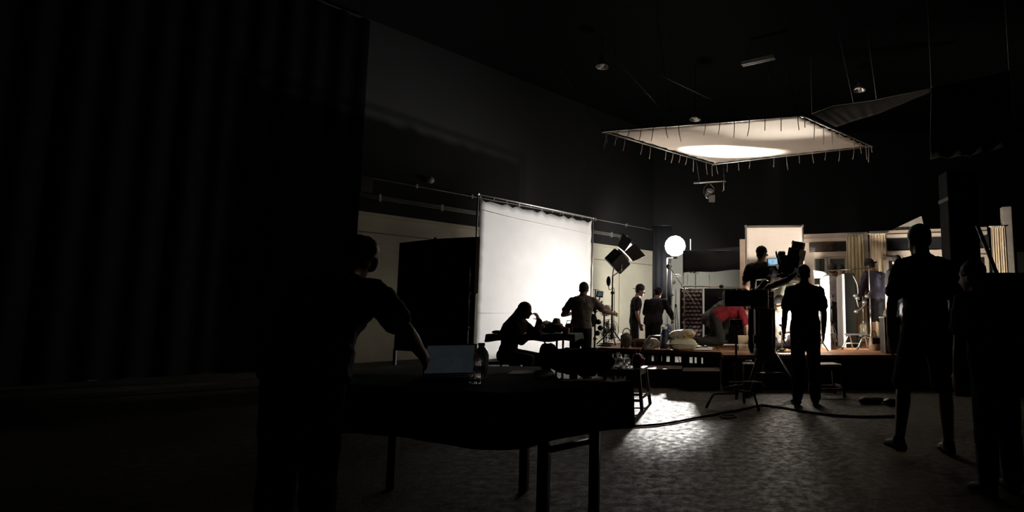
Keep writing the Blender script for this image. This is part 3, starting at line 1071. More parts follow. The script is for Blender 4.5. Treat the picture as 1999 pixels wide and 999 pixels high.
MB().grid(24, 4, fnf).build('cloth', BLACK, t, True, world=True, solid=.006, fix=False)
MB().tube([fa, fb], .01, 8).build('top_rod', BLKMET, t, True, world=True)
MB().tube([fa - V((0, -.02, -.0)), V((fa.x, fa.y + .02, 0.02))], .014, 8).build('pole', STEEL, t, True, world=True)
MB().tube([V((fb.x, fb.y + .03, fb.z)), V((fb.x, fb.y + .03, DZ))], .012, 8).build('pole', STEEL, t, True, world=True)
for px in (1275,):
    ca, cb = at(1275, 440, 17.0), at(1311, 440, 17.0)
    zc0 = at(1290, 596, 17.0).z
    t = thing('navy_drape', 'narrow dark navy drape hanging in front of the back wall', 'drape', V((ca.x, ca.y, zc0)))
    MB().grid(30, 4, lambda u, v: V((lerp(ca.x, cb.x, u), 17.0 + .006 * math.sin(u * 20), lerp(zc0, ca.z, v)))).build(
        'cloth', mat('navy_cloth', (.009, .009, .0105), .95, spec=.05), t, True, world=True, solid=.004, fix=False)
    MB().tube([ca, cb], .012, 6).build('rod', BLKMET, t, True, world=True)
    for q in (ca, cb):
        MB().tube([V((q.x, q.y + .03, ca.z)), V((q.x, q.y + .03, 0))], .012, 8).build('pole', BLKMET, t, True, world=True)

# white bounce frame behind the camera operator
ea, eb = at(1456, 442, 10.35), at(1567, 441, 10.35)
wz = DZ + .03
rag_frame('bounce_frame', 'upright white cloth frame with rounded corners behind the camera operator',
          [ea, eb, V((eb.x, eb.y, wz)), V((ea.x, ea.y, wz))], mat('warm_diffusion', (.86, .8, .74), .85, var=.02, transl=.5, spec=.1),
          (0, 0, 0, 0), (None,) * 4, r=.016, inset=.02, scallop=0, sag=.01, frame_mat=WHITEP, belly=V((0, -1, 0)))
for nm, label, px0, px1, py0, py1, Y, m in (
        ('tan_board', 'tan board peeping out beside the white bounce frame', 1444, 1461, 467, 670, 11.07, mat('tan_board', (.62, .5, .4), .8)),
        ('black_flat', 'low black flat behind the man in the red shirt', 1375, 1472, 563, 640, 10.93, BLACK)):
    a, b = at(px0, py0, Y), at(px1, py0, Y)
    t = thing(nm, label, 'board', V(((a.x + b.x) / 2, Y, DZ)))
    MB().box(((a.x + b.x) / 2, Y, (a.z + DZ + .02) / 2), (b.x - a.x, .03, a.z - DZ - .02)).build('panel', m, t, world=True)
    for x in (a.x + .05, b.x - .05):
        MB().box((x, Y + .03, DZ + .02), (.04, .24, .04)).build('foot', DKWOOD, t, world=True)
        MB().tube([(x, Y + .02, DZ + .55), (x, Y + .13, DZ + .03)], .012, 6).build('strut', DKWOOD, t, world=True)

# rail and stands in front of the grey back wall
sl = light_stand('pale stand with a short side arm under the globe lamp', V((at(1312, 600, 12.7).x, 12.7, 0)), at(1312, 534, 12.7).z, WHITEP, r=.014, spread=.2, legz=.5)
q = at(1312, 536, 12.7)
MB().tube([q, at(1328, 536, 12.7), at(1330, 539, 12.7), at(1314, 541, 12.7)], .008, 8).build('side_arm', WHITEP, sl, True, world=True)
MB().ell(at(1316, 551, 12.7), (.04, .03, .05)).build('clamp', WHITEP, sl, True, world=True)
t = thing('back_rail', 'thin pale crossbar held low before the grey back wall', 'rail', V((at(1390, 559, 11.6).x, 11.6, DZ)))
a, b = at(1330, 558, 11.6), at(1452, 561, 11.6)
MB().tube([a, b], .012, 8).build('bar', STEEL, t, True, world=True)
for u in (.1, .45):
    p = vl(a, b, u)
    MB().tube([p + V((0, .02, .25)), V((p.x, p.y + .02, 0))], .01, 8).build('upright', STEEL, t, True, world=True)
MB().ell(at(1408, 559, 11.6), (.05, .04, .04)).build('clamp', BLKMET, t, True, world=True)

# boom arm near the globe lamp
ba, bb = at(1306, 520, 10.6), at(1354, 589, 10.45)
bs = c_stand('stand with a long boom dipping in front of the leaf panel', V((at(1336, 640, 10.5).x, 10.506, DZ)), at(1336, 560, 10.5).z - DZ, STEEL, yaw=.3, L=.26)
MB().tube([ba, bb], .009, 8).build('boom_arm', STEEL, bs, True, world=True)
MB().lathe([(.05, -.03), (.055, 0), (.05, .03)], ba, (0, 1, 0), 14).build('counterweight', STEEL, bs, True, world=True)

# leaf-print panel
Yl = 10.75
a, b = at(1332, 563, Yl), at(1371, 648, Yl)
lp = MB().grid(20, 20, lambda u, v: V((lerp(-.19, .19, u), .012 * math.sin(u * 9), lerp(0, a.z - DZ - .12, v)))).build('leaf_panel', mat('plum_panel', (.03, .012, .022), .85), None, True, solid=.004, fix=False)
lp.location = ((a.x + b.x) / 2, Yl, DZ + .1)
tag(lp, 'dark purple cloth panel printed with pale leaves', 'panel')
lm = MB()
hh_ = a.z - DZ - .12
for j in range(13):
    for i in range(5):
        cx0 = -.16 + .08 * i + (.04 if j % 2 else 0)
        cz0 = .035 + (hh_ - .07) * j / 12
        if cx0 > .175:
            continue
        an = .35 * math.sin(j * .9 + i) + (.5 if cz0 < .3 else -.15)
        pts = []
        for k in range(10):
            tt = 2 * math.pi * k / 10
            lx, lz = .041 * math.cos(tt), .023 * math.sin(tt) * abs(math.sin(tt)) ** .4
            x_, z_ = cx0 + lx * math.cos(an) - lz * math.sin(an), cz0 + lx * math.sin(an) + lz * math.cos(an)
            pts.append((x_, .012 * math.sin((x_ + .19) / .38 * 9) - .004, z_))
        lm.prism(pts, (0, -.002, 0))
lm.build('leaf_print', mat('pale_leaf_print', (.52, .45, .48), .85), lp, kind='stuff')
t = thing('panel_frame', 'thin upright frame holding the purple leaf panel', 'frame', V(((a.x + b.x) / 2, Yl, DZ)))
MB().box((a.x - .02, Yl + .02, (a.z + DZ) / 2), (.05, .04, a.z - DZ)).build('upright', mat('plum_cloth', (.04, .02, .03), .9), t, world=True)
MB().tube([(a.x, Yl + .02, a.z - .01), (b.x, Yl + .02, a.z - .01)], .012, 8).build('crossbar', STEEL, t, True, world=True)
MB().tube([(b.x, Yl + .02, a.z), (b.x, Yl + .02, DZ)], .01, 8).build('upright', STEEL, t, True, world=True)
MB().box((a.x, Yl + .06, DZ + .015), (.06, .34, .03)).build('foot', BLKMET, t, world=True)
MB().box((b.x, Yl + .06, DZ + .015), (.06, .34, .03)).build('foot', BLKMET, t, world=True)
light_stand('pale tripod stand left of the leaf panel', V((at(1319, 640, 10.85).x, 10.85, DZ)), at(1319, 565, 10.85).z - DZ, STEEL, r=.011, spread=.1, legz=.75, knobs=0, yaw=math.pi / 2 - .5)

# boards right of the black-shirted man
def board(label, pa, pb, Yb, ya, m, back=None, name='foam_board', th=.035):
    """board from pixel column pa (depth Yb) to pb (depth ya), top row given"""
    (px0, py0), (px1, _) = pa, pb
    a, b = at(px0, py0, Yb), at(px1, py0, ya)
    t = thing(name, label, 'board', V(((a.x + b.x) / 2, (a.y + b.y) / 2, DZ)))
    d = V((b.x - a.x, b.y - a.y, 0)).normalized()
    nn = V((d.y, -d.x, 0))
    top = a.z
    lo = [V((a.x, a.y, DZ)), V((b.x, b.y, DZ)), V((b.x, b.y, top)), V((a.x, a.y, top))]
    MB().prism(lo, nn * th).build('face', m, t, world=True)
    MB().prism([p - nn * .001 for p in lo], -nn * .012).build('backing', back or m, t, world=True)
    return t


board('upright white foam board beside the black-shirted man', (1604, 545), (1617, 545), 10.4, 9.45, FOAM)
board('white foam board standing against the black board', (1636, 540), (1648, 540), 10.9, 10.15, FOAM)
board('tall black board next to the yellow curtain', (1648.5, 533), (1667, 533), 10.125, 10.13, MATS['black_velvet'], name='black_board')
board('pale board lit by the low stage lamp', (1512, 553), (1552, 553), 9.75, 9.8, mat('pale_green_board', (.66, .68, .56), .8))
tb = board('grey framed board behind the black-shirted man', (1536, 562), (1594, 562), 9.62, 9.9, mat('grey_beige_board', (.42, .4, .36), .8), name='framed_board')
a, b = at(1536, 560, 9.58), at(1597, 556, 9.86)
MB().tube([V((a.x, a.y, DZ)), a, b, V((b.x, b.y, DZ))], .02, 8).build('frame', BLKMET, tb, world=True)
# small reflector on a boom
st = c_stand('chrome stand carrying the small white reflector boom', V((at(1621, 668, 10.6).x, 10.75, DZ)), at(1621, 528, 10.6).z - DZ, CHROME, yaw=.9, L=.26)
MB().tube([at(1606, 531, 10.0), at(1616, 528, 10.1), at(1703, 523, 10.4)], .009, 8).build('boom_arm', WHITEP, st, True, world=True)
rc = [at(1588, 528, 9.7), at(1590, 543, 10.1), at(1634, 541.5, 10.3), at(1606, 531, 9.75)]
t = thing('reflector', 'small white reflector wedge held on the boom over the boards', 'reflector', rc[1])
MB().prism(rc, (0, .01, .012)).build('sheet', FOAM, t, world=True)
MB().tube([rc[0], rc[3], rc[2]], .007, 6).build('rim', WHITEP, t, True, world=True)
light_stand('chrome stand with braced legs behind the white foam boards', V((at(1624, 668, 10.9).x + .03, 10.98, DZ)), .95, CHROME, spread=.2, legz=.4)
c_stand('tall chrome stand in front of the man in the blue shirt', V((at(1701, 670, 10.5).x, 10.5, DZ)), at(1700, 522, 10.5).z - DZ, STEEL, yaw=.2, L=.27, r=.014)
s2 = c_stand('dark jointed stand beside the yellow curtain', V((at(1687, 672, 10.08).x, 10.08, DZ)), at(1687, 578, 10.08).z - DZ, BLKMET, yaw=0, L=.25, r=.012)
for pts in (((1665, 537), (1673, 554), (1675, 572), (1672, 582), (1676, 600)), ((1690, 580), (1700, 566)), ((1668, 607), (1680, 603), (1690, 592))):
    MB().tube(smoothpath([at(x, y, 10.06) for x, y in pts], 4), .012, 6).build('flex_arm', BLKMET, s2, True, world=True)
for x, y in ((1674, 582), (1688, 590), (1672, 608), (1693, 578), (1670, 577)):
    MB().ell(at(x, y, 10.06), (.05, .032, .035)).build('clamp', BLKMET, s2, True, world=True)

# low lamp on the stage
lp_ = at(1526, 622, 8.8)
t = thing('stage_lamp', 'small glaring lamp low on the stage beside the black-shirted man', 'lamp', V((lp_.x, lp_.y, DZ)))
MB().lathe([(.06, .03), (.06, .055), (.02, .07)], V((lp_.x, lp_.y, DZ))).build('base', BLKMET, t, True, world=True)
MB().tube([V((lp_.x, lp_.y, DZ + .02)), V((lp_.x, lp_.y, lp_.z - .1))], .012, 8).build('pole', STEEL, t, True, world=True)
MB().lathe([(.03, -.12), (.05, -.08), (.05, -.06)], lp_).build('socket', BLKMET, t, True, world=True)
MB().ell(lp_, (.085, .085, .095), n=20, m=12).build('bulb', mat('lit_bulb', (1, 1, 1), .5, var=0, emit=LAMP_DECK, ecol=(1, .9, .76)), t, True, world=True)
beam('stage_beam', t, lp_ + V((.1, .06, .02)), (4.2, 11.6, .7), LAMP_DECK_BEAM, 110, .6, (1, .88, .72), .08)
#PART4
# ------------------------------------------------------------------ people
SKIN = mat('skin', (.42, .24, .16), .55, var=.06)
HAIR = mat('black_hair', (.01, .009, .009), .6)


def hand(mb, w, d, n, side, curl=.5, s=1.0):
    """w wrist, d direction, n palm normal, side = +1 if thumb lies along n x d"""
    d = V(d).normalized()
    n = V(n)
    n = (n - d * n.dot(d)).normalized()
    a = d.cross(n).normalized() * side
    mb.loft([(w - d * .01, a * .026 * s, n * .019 * s), (w + d * .03 * s, a * .036 * s, n * .017 * s), (w + d * .075 * s, a * .043 * s, n * .015 * s), (w + d * .095 * s, a * .038 * s, n * .011 * s)], 12)
    for k, (o, L) in enumerate(((.031, .075), (.011, .085), (-.0105, .078), (-.031, .06))):
        p = w + d * .088 * s + a * o * s
        dr = (d + a * o * 1.6).normalized()
        c = 0.0
        for j, f in enumerate((.46, .32, .24)):
            c += curl * (.5 + .25 * j)
            dv = dr * math.cos(c) + n * math.sin(c)
            q = p + dv * L * f * s
            mb.cap(p, q, .0095 * s - j * .0008, .0088 * s - j * .0008, 8)
            p = q
    p = w + d * .02 * s + a * .028 * s
    q = p + (d * .6 + a * .7 + n * .25 * (1 + curl)).normalized() * .045 * s
    mb.cap(p, q, .013 * s, .011 * s, 8)
    mb.cap(q, q + (d * .85 + a * .25 + n * .45 * (1 + curl)).normalized() * .035 * s, .0105 * s, .009 * s, 8)


def rotx(v, deg):
    return Matrix.Rotation(math.radians(deg), 3, 'X') @ V(v)


def person(label, loc, yaw, H=1.7, wide=1.0, lean=0, lean2=None, side=0, head=(0, 0, 0), armR=((.12, .02, -1), (.05, .12, -1)), armL=((-.12, .02, -1), (-.05, .12, -1)),
           legR=((.04, .02, -1), (.02, -.02, -1)), legL=((-.04, .02, -1), (-.02, -.02, -1)), footR=(.15, 1, 0), footL=(-.15, 1, 0), pz=None,
           shirt=None, sleeve='short', pants=None, plen='long', shoes=None, cap=None, hair='short', capmat=None, hairmat=None, vox=.0095, curl=.5,
           palmR=(-1, 0, 0), palmL=(1, 0, 0), loose=1.0, group=None, skin=None, handR=None, handL=None):
    s = H / 1.7
    skin = skin or SKIN
    shirt = shirt or BLACK
    pants = pants or BLACK
    shoes = shoes or RUBBER
    N = lambda v: V(v).normalized()
    LT, LS = .425 * s, .42 * s
    if pz is None:
        low = max(-(N(a[0]).z * LT + N(a[1]).z * LS) for a in (legR, legL))
        pz = low + .089 * s
    P = V((0, 0, pz + .03 * s))
    lean2 = lean if lean2 is None else lean2
    RS = Matrix.Rotation(math.radians(side), 3, 'Y')
    sp1 = RS @ rotx((0, 0, 1), -lean)
    sp2 = RS @ rotx((0, 0, 1), -lean2)
    rx = RS @ V((1, 0, 0))
    f1, f2 = sp1.cross(rx), sp2.cross(rx)
    mid = P + sp1 * .22 * s

    def sp(h):
        return P + sp1 * h * s if h <= .22 else mid + sp2 * (h - .22) * s

    def torso(inf=0.0, h0=-.09, h1=.55):
        T = [(-.11, .13, .095), (-.05, .163, .112), (.04, .16, .112), (.14, .14, .1), (.22, .145, .104), (.32, .163, .116), (.41, .175, .115), (.455, .172, .1), (.485, .135, .08), (.51, .075, .062), (.55, .056, .058)]
        out = []
        for h, a, b in T:
            if h < h0 - 1e-6 or h > h1 + 1e-6:
                continue
            f = f1 if h < .2 else f2
            k = wide if h < .5 else 1
            out.append((sp(h), rx * (a * s * k + inf), f * (b * s * k + inf)))
        return out
    body = MB()
    body.loft(torso())
    nb = sp(.5)
    hp, hy, hr = head
    HR = Matrix.Rotation(math.radians(-hy), 3, 'Z') @ Matrix.Rotation(math.radians(-hp), 3, 'X') @ Matrix.Rotation(math.radians(hr), 3, 'Y')
    for e in (-1, 1):
        body.cap(sp(.54), sp(.462) + rx * .125 * s * e, .045 * s, .05 * s)
    nd = (sp2 * .6 + HR @ V((0, .12, .6))).normalized()
    hc = nb + nd * .062 * s + HR @ V((0, .025, .105)) * s
    body.cap(nb - sp2 * .03 * s, nb + nd * .1 * s + HR @ V((0, .0, .02)) * s, .062 * s, .058 * s)

    def hp_(x, y, z):
        return hc + HR @ V((x, y, z)) * s
    body.ell(hp_(0, -.012, .025), (.076 * s, .096 * s, .092 * s), HR, 20, 14)
    body.ell(hp_(0, .018, -.035), (.062 * s, .074 * s, .082 * s), HR, 18, 12)
    body.ell(hp_(0, .062, -.095), (.03 * s, .028 * s, .022 * s), HR)
    body.cap(hp_(0, .083, .008), hp_(0, .108, -.032), .010 * s, .0155 * s, 8)
    body.ell(hp_(0, .085, -.062), (.024 * s, .014 * s, .011 * s), HR)
    body.ell(hp_(0, .074, .03), (.05 * s, .018 * s, .012 * s), HR)
    for e in (-1, 1):
        body.ell(hp_(.076 * e, -.008, -.02), (.01 * s, .022 * s, .032 * s), HR)
    shirt_mb, pant_mb = MB(), MB()
    shirt_mb.loft(torso(.016 * loose, -.05, .51))
    pant_mb.loft(torso(.013, -.11, .14))
    il = .016 * loose
    for e in (-1, 1):
        shirt_mb.cap(sp(.505), sp(.462) + rx * .125 * s * e, .05 * s, .05 * s + il * .7)
    for e, arm_, n, hd in ((1, armR, palmR, handR), (-1, armL, palmL, handL)):
        sh = sp(.445) + rx * (.178 * s * wide * e)
        u, f = N(arm_[0]), N(arm_[1])
        el = sh + u * .285 * s
        wr = el + f * .245 * s
        body.ell(sh - rx * .012 * e, .06 * s)
        body.cap(sh, el, .052 * s, .041 * s)
        body.cap(el, vl(el, wr, .3), .041 * s, .042 * s)
        body.cap(vl(el, wr, .3), wr, .042 * s, .028 * s)
        hand(body, wr, N(hd) if hd is not None else f, n, 1 if (f.cross(V(n))).dot(V((0, 1, 0)) + V((0, 0, .3))) > 0 else -1, curl, s)
        shirt_mb.ell(sh - rx * .012 * e, .058 * s + il * .6)
        if sleeve == 'short':
            shirt_mb.cap(sh, vl(sh, el, .66), .054 * s + il * .6, .05 * s + il)
        else:
            shirt_mb.cap(sh, el, .056 * s + il, .046 * s + il)
            shirt_mb.cap(el, vl(el, wr, .93), .046 * s + il, .034 * s + il * .8)
    shoe_mbs = []
    for e, lg, ft in ((1, legR, footR), (-1, legL, footL)):
        hj = P + rx * .088 * s * e - sp1 * .05 * s
        th, sn = N(lg[0]), N(lg[1])
        kn = hj + th * LT
        an = kn + sn * LS
        body.cap(hj, kn, .083 * s, .056 * s)
        body.cap(kn, vl(kn, an, .3) - N(ft) * .012, .054 * s, .056 * s)
        body.cap(vl(kn, an, .3) - N(ft) * .012, an, .055 * s, .036 * s)
        f = N(ft)
        upv = V((0, 0, 1)) if abs(f.z) < .6 else -sn
        upv = (upv - f * upv.dot(f)).normalized()
        sole = an - upv * .06 * s
        body.cap(an, sole + f * .14 * s + upv * .02 * s, .036 * s, .03 * s)
        if plen == 'long':
            pant_mb.cap(hj, kn, .088 * s + .018, .062 * s + .02)
            pant_mb.cap(kn, vl(kn, an, .93), .062 * s + .02, .05 * s + .018)
        else:
            pant_mb.cap(hj, vl(hj, kn, .9), .088 * s + .02, .072 * s + .026)
        sm_ = MB()
        L = f.cross(upv)
        c0 = sole - f * .055 * s
        sm_.loft([(c0 - f * .01 + upv * .02, L * .012, upv * .012), (c0 + upv * .028, L * .034 * s, upv * .034 * s), (c0 + f * .06 * s + upv * .04, L * .042 * s, upv * .048 * s),
                  (c0 + f * .13 * s + upv * .03, L * .046 * s, upv * .034 * s), (c0 + f * .19 * s + upv * .02, L * .044 * s, upv * .024 * s), (c0 + f * .235 * s + upv * .016, L * .02 * s, upv * .012 * s)], 14)
        sm_.cap(an + upv * .01, an - upv * .03, .046 * s, .046 * s)
        shoe_mbs.append(sm_)
    o = body.build('person', skin, None, True, remesh=vox, sm=4)
    o.location = loc
    o.rotation_euler = (0, 0, yaw)
    tag(o, label, 'person', group)
    shirt_mb.build('shirt', shirt, o, True, remesh=.012, sm=6, disp=.022 * loose, dscale=.07)
    pant_mb.build('trousers' if plen == 'long' else 'shorts', pants, o, True, remesh=.012, sm=6, disp=.018, dscale=.09)
    for m_ in shoe_mbs:
        m_.build('shoe', shoes, o, True, remesh=.009, sm=3)
    hm = hairmat or HAIR
    hb = MB()
    if hair == 'short':
        hb.ell(hp_(0, -.02, .036), (.084 * s, .1 * s, .092 * s), HR, 20, 14)
        hb.ell(hp_(0, -.055, -.01), (.07 * s, .055 * s, .07 * s), HR)
        for e in (-1, 1):
            hb.ell(hp_(.07 * e, -.005, .02), (.016 * s, .03 * s, .035 * s), HR)
    elif hair == 'bushy':
        for k in range(26):
            a, b_ = random.uniform(0, 6.28), random.uniform(-.2, 1.3)
            hb.ell(hp_(.08 * math.cos(a) * math.cos(b_), -.03 + .085 * math.sin(a) * math.cos(b_), .03 + .085 * math.sin(b_)), .045 * s, None, 8, 6)
        hb.ell(hp_(0, -.03, .035), (.09 * s, .1 * s, .1 * s), HR)
    elif hair == 'long':
        hb.ell(hp_(0, -.022, .034), (.087 * s, .103 * s, .096 * s), HR, 20, 14)
        for k in range(17):
            x = -.075 + .15 * k / 16
            p0 = hp_(x * .9, -.07, .03)
            p1 = hp_(x * 1.15, -.125, -.1)
            p2 = sp(.36) - f2 * (.135 + .02 * math.sin(k * 2.1)) * s + rx * x * 1.3
            p3 = sp(.2 + .02 * math.sin(k * 3.7)) - f2 * (.165 + .015 * math.sin(k)) * s + rx * x * 1.25
            hb.cap(p0, p1, .026 * s, .027 * s, 8)
            hb.cap(p1, p2, .027 * s, .023 * s, 8)
            hb.cap(p2, p3, .023 * s, .009 * s, 8)
        for e in (-1, 1):
            hb.cap(hp_(.072 * e, .0, .03), hp_(.078 * e, -.01, -.12), .022 * s, .018 * s, 8)
    if hb.v:
        hb.build('hair', hm, o, True, remesh=.009, sm=2, disp=.008, dscale=.02)
    if cap:
        cm = capmat or mat('black_cap', (.012, .012, .014), .85)
        cb_ = MB()
        prof = [(.0, .118), (.045, .112), (.08, .085), (.097, .045), (.1, .012), (.098, .005), (.0, .004)]
        vs = MB().lathe([(r * s, z * s) for r, z in prof][::-1], (0, 0, 0), (0, 0, 1), 20)
        for i, v in enumerate(vs.v):
            v.x *= .93
            v.y *= 1.1
            vs.v[i] = hc + HR @ (rotx(v, 6 if cap == 'fwd' else -6) + V((0, -.015, .032)) * s)
        cb_.add(vs.v, vs.f)
        sg = 1 if cap == 'fwd' else -1
        bl = []
        for k in range(11):
            a = math.pi * k / 10
            bl.append((math.cos(a) * .075, (.07 + math.sin(a) * .095)))
        brim = [hc + HR @ V((x * s, sg * y * s - .015 * s, (.04 - .03 * ((y - .07) / .095) - 4 * x * x) * s)) for x, y in bl]
        cb_.prism(brim, HR @ V((0, 0, .007)))
        co = cb_.build('cap', cm, o, True)
        MB().ell(hc + HR @ V((0, -.015, .152)) * s, .01).build('button', cm, co, True)
    return o


def shirtmat(name, col, **k):
    return mat(name, col, .85, var=.1, scale=9, spec=.2, **k)


DKS = shirtmat('black_tshirt', (.014, .014, .017))
JEANS = shirtmat('dark_trousers', (.016, .016, .02))
GREYT = shirtmat('grey_tshirt', (.33, .29, .27))
REDT = shirtmat('red_tshirt', (.17, .011, .018))
BLUS = shirtmat('slate_blue_shirt', (.075, .072, .11))
LILAC = shirtmat('grey_lilac_shirt', (.42, .38, .42))
CHARC = shirtmat('charcoal_stripe_shirt', (.1, .095, .1))
WSHOE = mat('white_shoe', (.7, .7, .68), .6)
PI = math.pi

# seated woman, profile to the right, chin on hand  (faces +X: yaw -90)
wp = at(990, 700, 7.6)
person('seated woman with long hair, chin resting on her hand, at the green table', (wp.x, 7.6, 0), -PI / 2 - .15, 1.52, .95, lean=16, lean2=28, head=(12, 0, 0), pz=.568,
       armR=((.1, .5, -.8), (-.15, .7, .55)), armL=((0, .72, -.62), (-.05, .1, 1)), handL=(.2, -.35, .8), curl=.9, palmL=(0, -1, .2),
       legR=((.12, 1, -.12), (.05, -.05, -1)), legL=((-.12, 1, -.1), (-.05, .08, -1)), footR=(0, 1, 0), footL=(0, 1, 0),
       shirt=DKS, sleeve='long', pants=JEANS, hair='long')
# man in grey T-shirt from behind, right arm out
gp = at(1134, 640, 9.0)
person('man in a grey T-shirt seen from behind, reaching to the right', (gp.x, 9.0, 0), -.1, 1.58, 1.05, lean=8, lean2=12, head=(18, -8, 0),
       armR=((.5, .45, -.55), (.42, .85, -.15)), armL=((-.5, .0, -.75), (.35, .9, .1)), shirt=GREYT, pants=JEANS, curl=.6, loose=1.3)
# two crew members on the far side of the stage
p = at(1242, 612, 12.28)
person('man in profile with a backward cap, before the cream wall', (p.x - .03, 12.28, 0), -PI / 2 + .15, 1.68, .95, lean=2, lean2=8, head=(14, 0, 0), armR=((.05, .0, -1), (-.05, .3, -1)), armL=((-.05, .0, -1), (.05, .35, -1)),
       shirt=DKS, pants=JEANS, cap='back')
p = at(1279, 612, 12.1)
person('stooping man in a cap and dark jacket beside the backward-cap man', (p.x - .04, 12.05, 0), -.55, 1.64, 1.3, lean=10, lean2=18, head=(22, -10, 0), armR=((.3, .3, -.8), (-.3, .8, -.4)), armL=((-.4, .3, -.75), (.4, .7, -.3)),
       shirt=DKS, sleeve='long', pants=JEANS, cap='back', loose=1.4)
# camera operator on the deck
p = at(1485, 600, 8.75)
person('camera operator in a black cap and T-shirt seen from behind', (p.x, 8.75, DZ), -.2, 1.6, 1.05, lean=6, lean2=8, head=(8, 25, 0), armR=((.35, .45, -.7), (.5, .8, .15)), armL=((-.3, .2, -.9), (.3, .8, -.5)),
       legR=((.14, .02, -1), (.06, -.02, -1)), legL=((-.1, .02, -1), (-.04, -.02, -1)), shirt=DKS, pants=JEANS, cap='fwd', loose=1.3)
# man in black T-shirt, back to camera, on the floor
p = at(1573, 700, 7.0)
person('man in a black T-shirt standing on the floor with his back turned', (p.x, 7.0, 0), .05, 1.66, 1.06, lean=0, lean2=1, head=(2, 4, 0), armR=((.22, .02, -1), (.0, .2, -1)), armL=((-.24, .0, -1), (-.02, .25, -1)),
       shirt=DKS, pants=JEANS, loose=1.5)
# red shirt, on hands and knees
p = at(1400, 680, 9.91)
person('man in a red T-shirt bent low on hands and knees on the stage', (p.x, 9.91, DZ), -PI / 2 + .04, 1.66, 1.05, lean=62, lean2=100, head=(95, 0, 0), pz=.53,
       armR=((.12, .35, -1), (0, .12, -1)), armL=((-.1, .45, -1), (0, .15, -1)), legR=((.1, .25, -1), (.0, -1, -.03)), legL=((-.12, .1, -1), (0, -1, -.03)), footR=(0, -.5, -.9), footL=(0, -.5, -.9),
       shirt=REDT, pants=shirtmat('dark_olive_trousers', (.022, .021, .018)), curl=.3, loose=1.3)
p = at(1380, 680, 10.6)
person('crouching person in a charcoal shirt beside the man in red', (p.x + .03, 10.53, DZ), -PI / 2, 1.64, 1.0, lean=48, lean2=62, head=(70, 10, 0), pz=.48,
       armR=((.2, .5, -.8), (0, .6, -.8)), armL=((-.2, .5, -.8), (0, .6, -.8)), legR=((.2, .8, .02), (.0, -.45, -.9)), legL=((-.2, .6, -.35), (0, -.9, -.4)),
       shirt=CHARC, sleeve='long', pants=shirtmat('grey_trousers', (.07, .065, .07)), loose=1.4)
# seated person with black cap behind the low lamp
p = at(1536, 640, 9.35)
person('person in a black cap sitting on the stage behind the low lamp', (p.x - .04, 9.36, DZ), PI - .5, 1.62, 1.0, lean=8, lean2=18, head=(28, 0, 0), pz=.14,
       armR=((.2, .4, -.9), (-.2, .9, -.1)), armL=((-.2, .4, -.9), (.2, .9, -.1)), legR=((.72, .6, .12), (-.85, .1, -.2)), legL=((-.72, .6, .12), (.8, .2, -.22)), footR=(-.8, .2, 0), footL=(.8, .2, 0),
       shirt=shirtmat('white_tshirt', (.55, .5, .46)), pants=JEANS, cap='fwd')
# two behind the boards
p = at(1628, 640, 11.5)
person('person in a lilac-grey shirt and cap behind the white foam boards', (p.x - .03, 11.34, DZ), PI - .3, 1.56, 1.0, lean=6, lean2=14, head=(30, 0, 0), armR=((.2, .1, -1), (.0, .4, -1)), armL=((-.25, .1, -1), (.0, .4, -1)),
       shirt=LILAC, pants=JEANS, plen='short', cap='fwd', shoes=WSHOE)
p = at(1646, 640, 11.5)
person('dark-haired person mostly hidden behind the tall black board', (p.x + .02, 11.66, DZ), PI - .1, 1.58, .95, head=(30, 0, 0), shirt=CHARC, pants=JEANS)
# man in blue shirt
p = at(1712, 640, 11.0)
person('man in a slate-blue shirt, shorts and black cap, back turned, on the stage', (p.x, 11.0, DZ), .35, 1.63, 1.08, lean=4, lean2=8, head=(22, -22, 0), armR=((.3, .1, -1), (.0, .3, -1)), armL=((-.28, .1, -1), (.0, .35, -1)),
       shirt=BLUS, sleeve='long', pants=JEANS, plen='short', cap='back', shoes=WSHOE, loose=1.5)
p = at(1757, 640, 9.6)
person('dark figure half hidden behind the near man', (p.x, 9.6, DZ), .2, 1.56, 1.0, head=(15, 20, 0), shirt=DKS, pants=JEANS)
# near man on the right
p = ground(1806, 880)
person('tall man in dark T-shirt and shorts standing near, back turned', (p.x, 4.55, 0), .12, 1.78, 1.02, lean=0, lean2=2, head=(6, -8, 0), armR=((.22, .0, -1), (.0, .25, -1)), armL=((-.28, .05, -1), (-.05, .1, -1)),
       legR=((.08, .0, -1), (.03, -.02, -1)), legL=((-.18, .2, -1), (-.28, -.3, -1)), shirt=DKS, pants=JEANS, plen='short', loose=1.6, vox=.008)
p = ground(1945, 960)
person('dark figure by the large black flag on the right', (at(1940, 700, 3.6).x, 3.6, 0), .3, 1.42, 1.1, lean=8, lean2=14, head=(10, -20, 0), shirt=DKS, pants=JEANS, sleeve='short', loose=1.4)
# leaning crew member at the left
person('dark figure leaning over the draped table beside the laptop', (at(662, 600, 2.7).x, 2.5, 0), -.05, 1.5, 1.15, lean=20, lean2=30, head=(36, 0, 0), armR=((.6, .1, -.75), (-.1, .8, -.5)), armL=((-.5, .2, -.8), (.1, .85, -.5)),
       shirt=DKS, pants=JEANS, hair='bushy', loose=1.6, vox=.008)
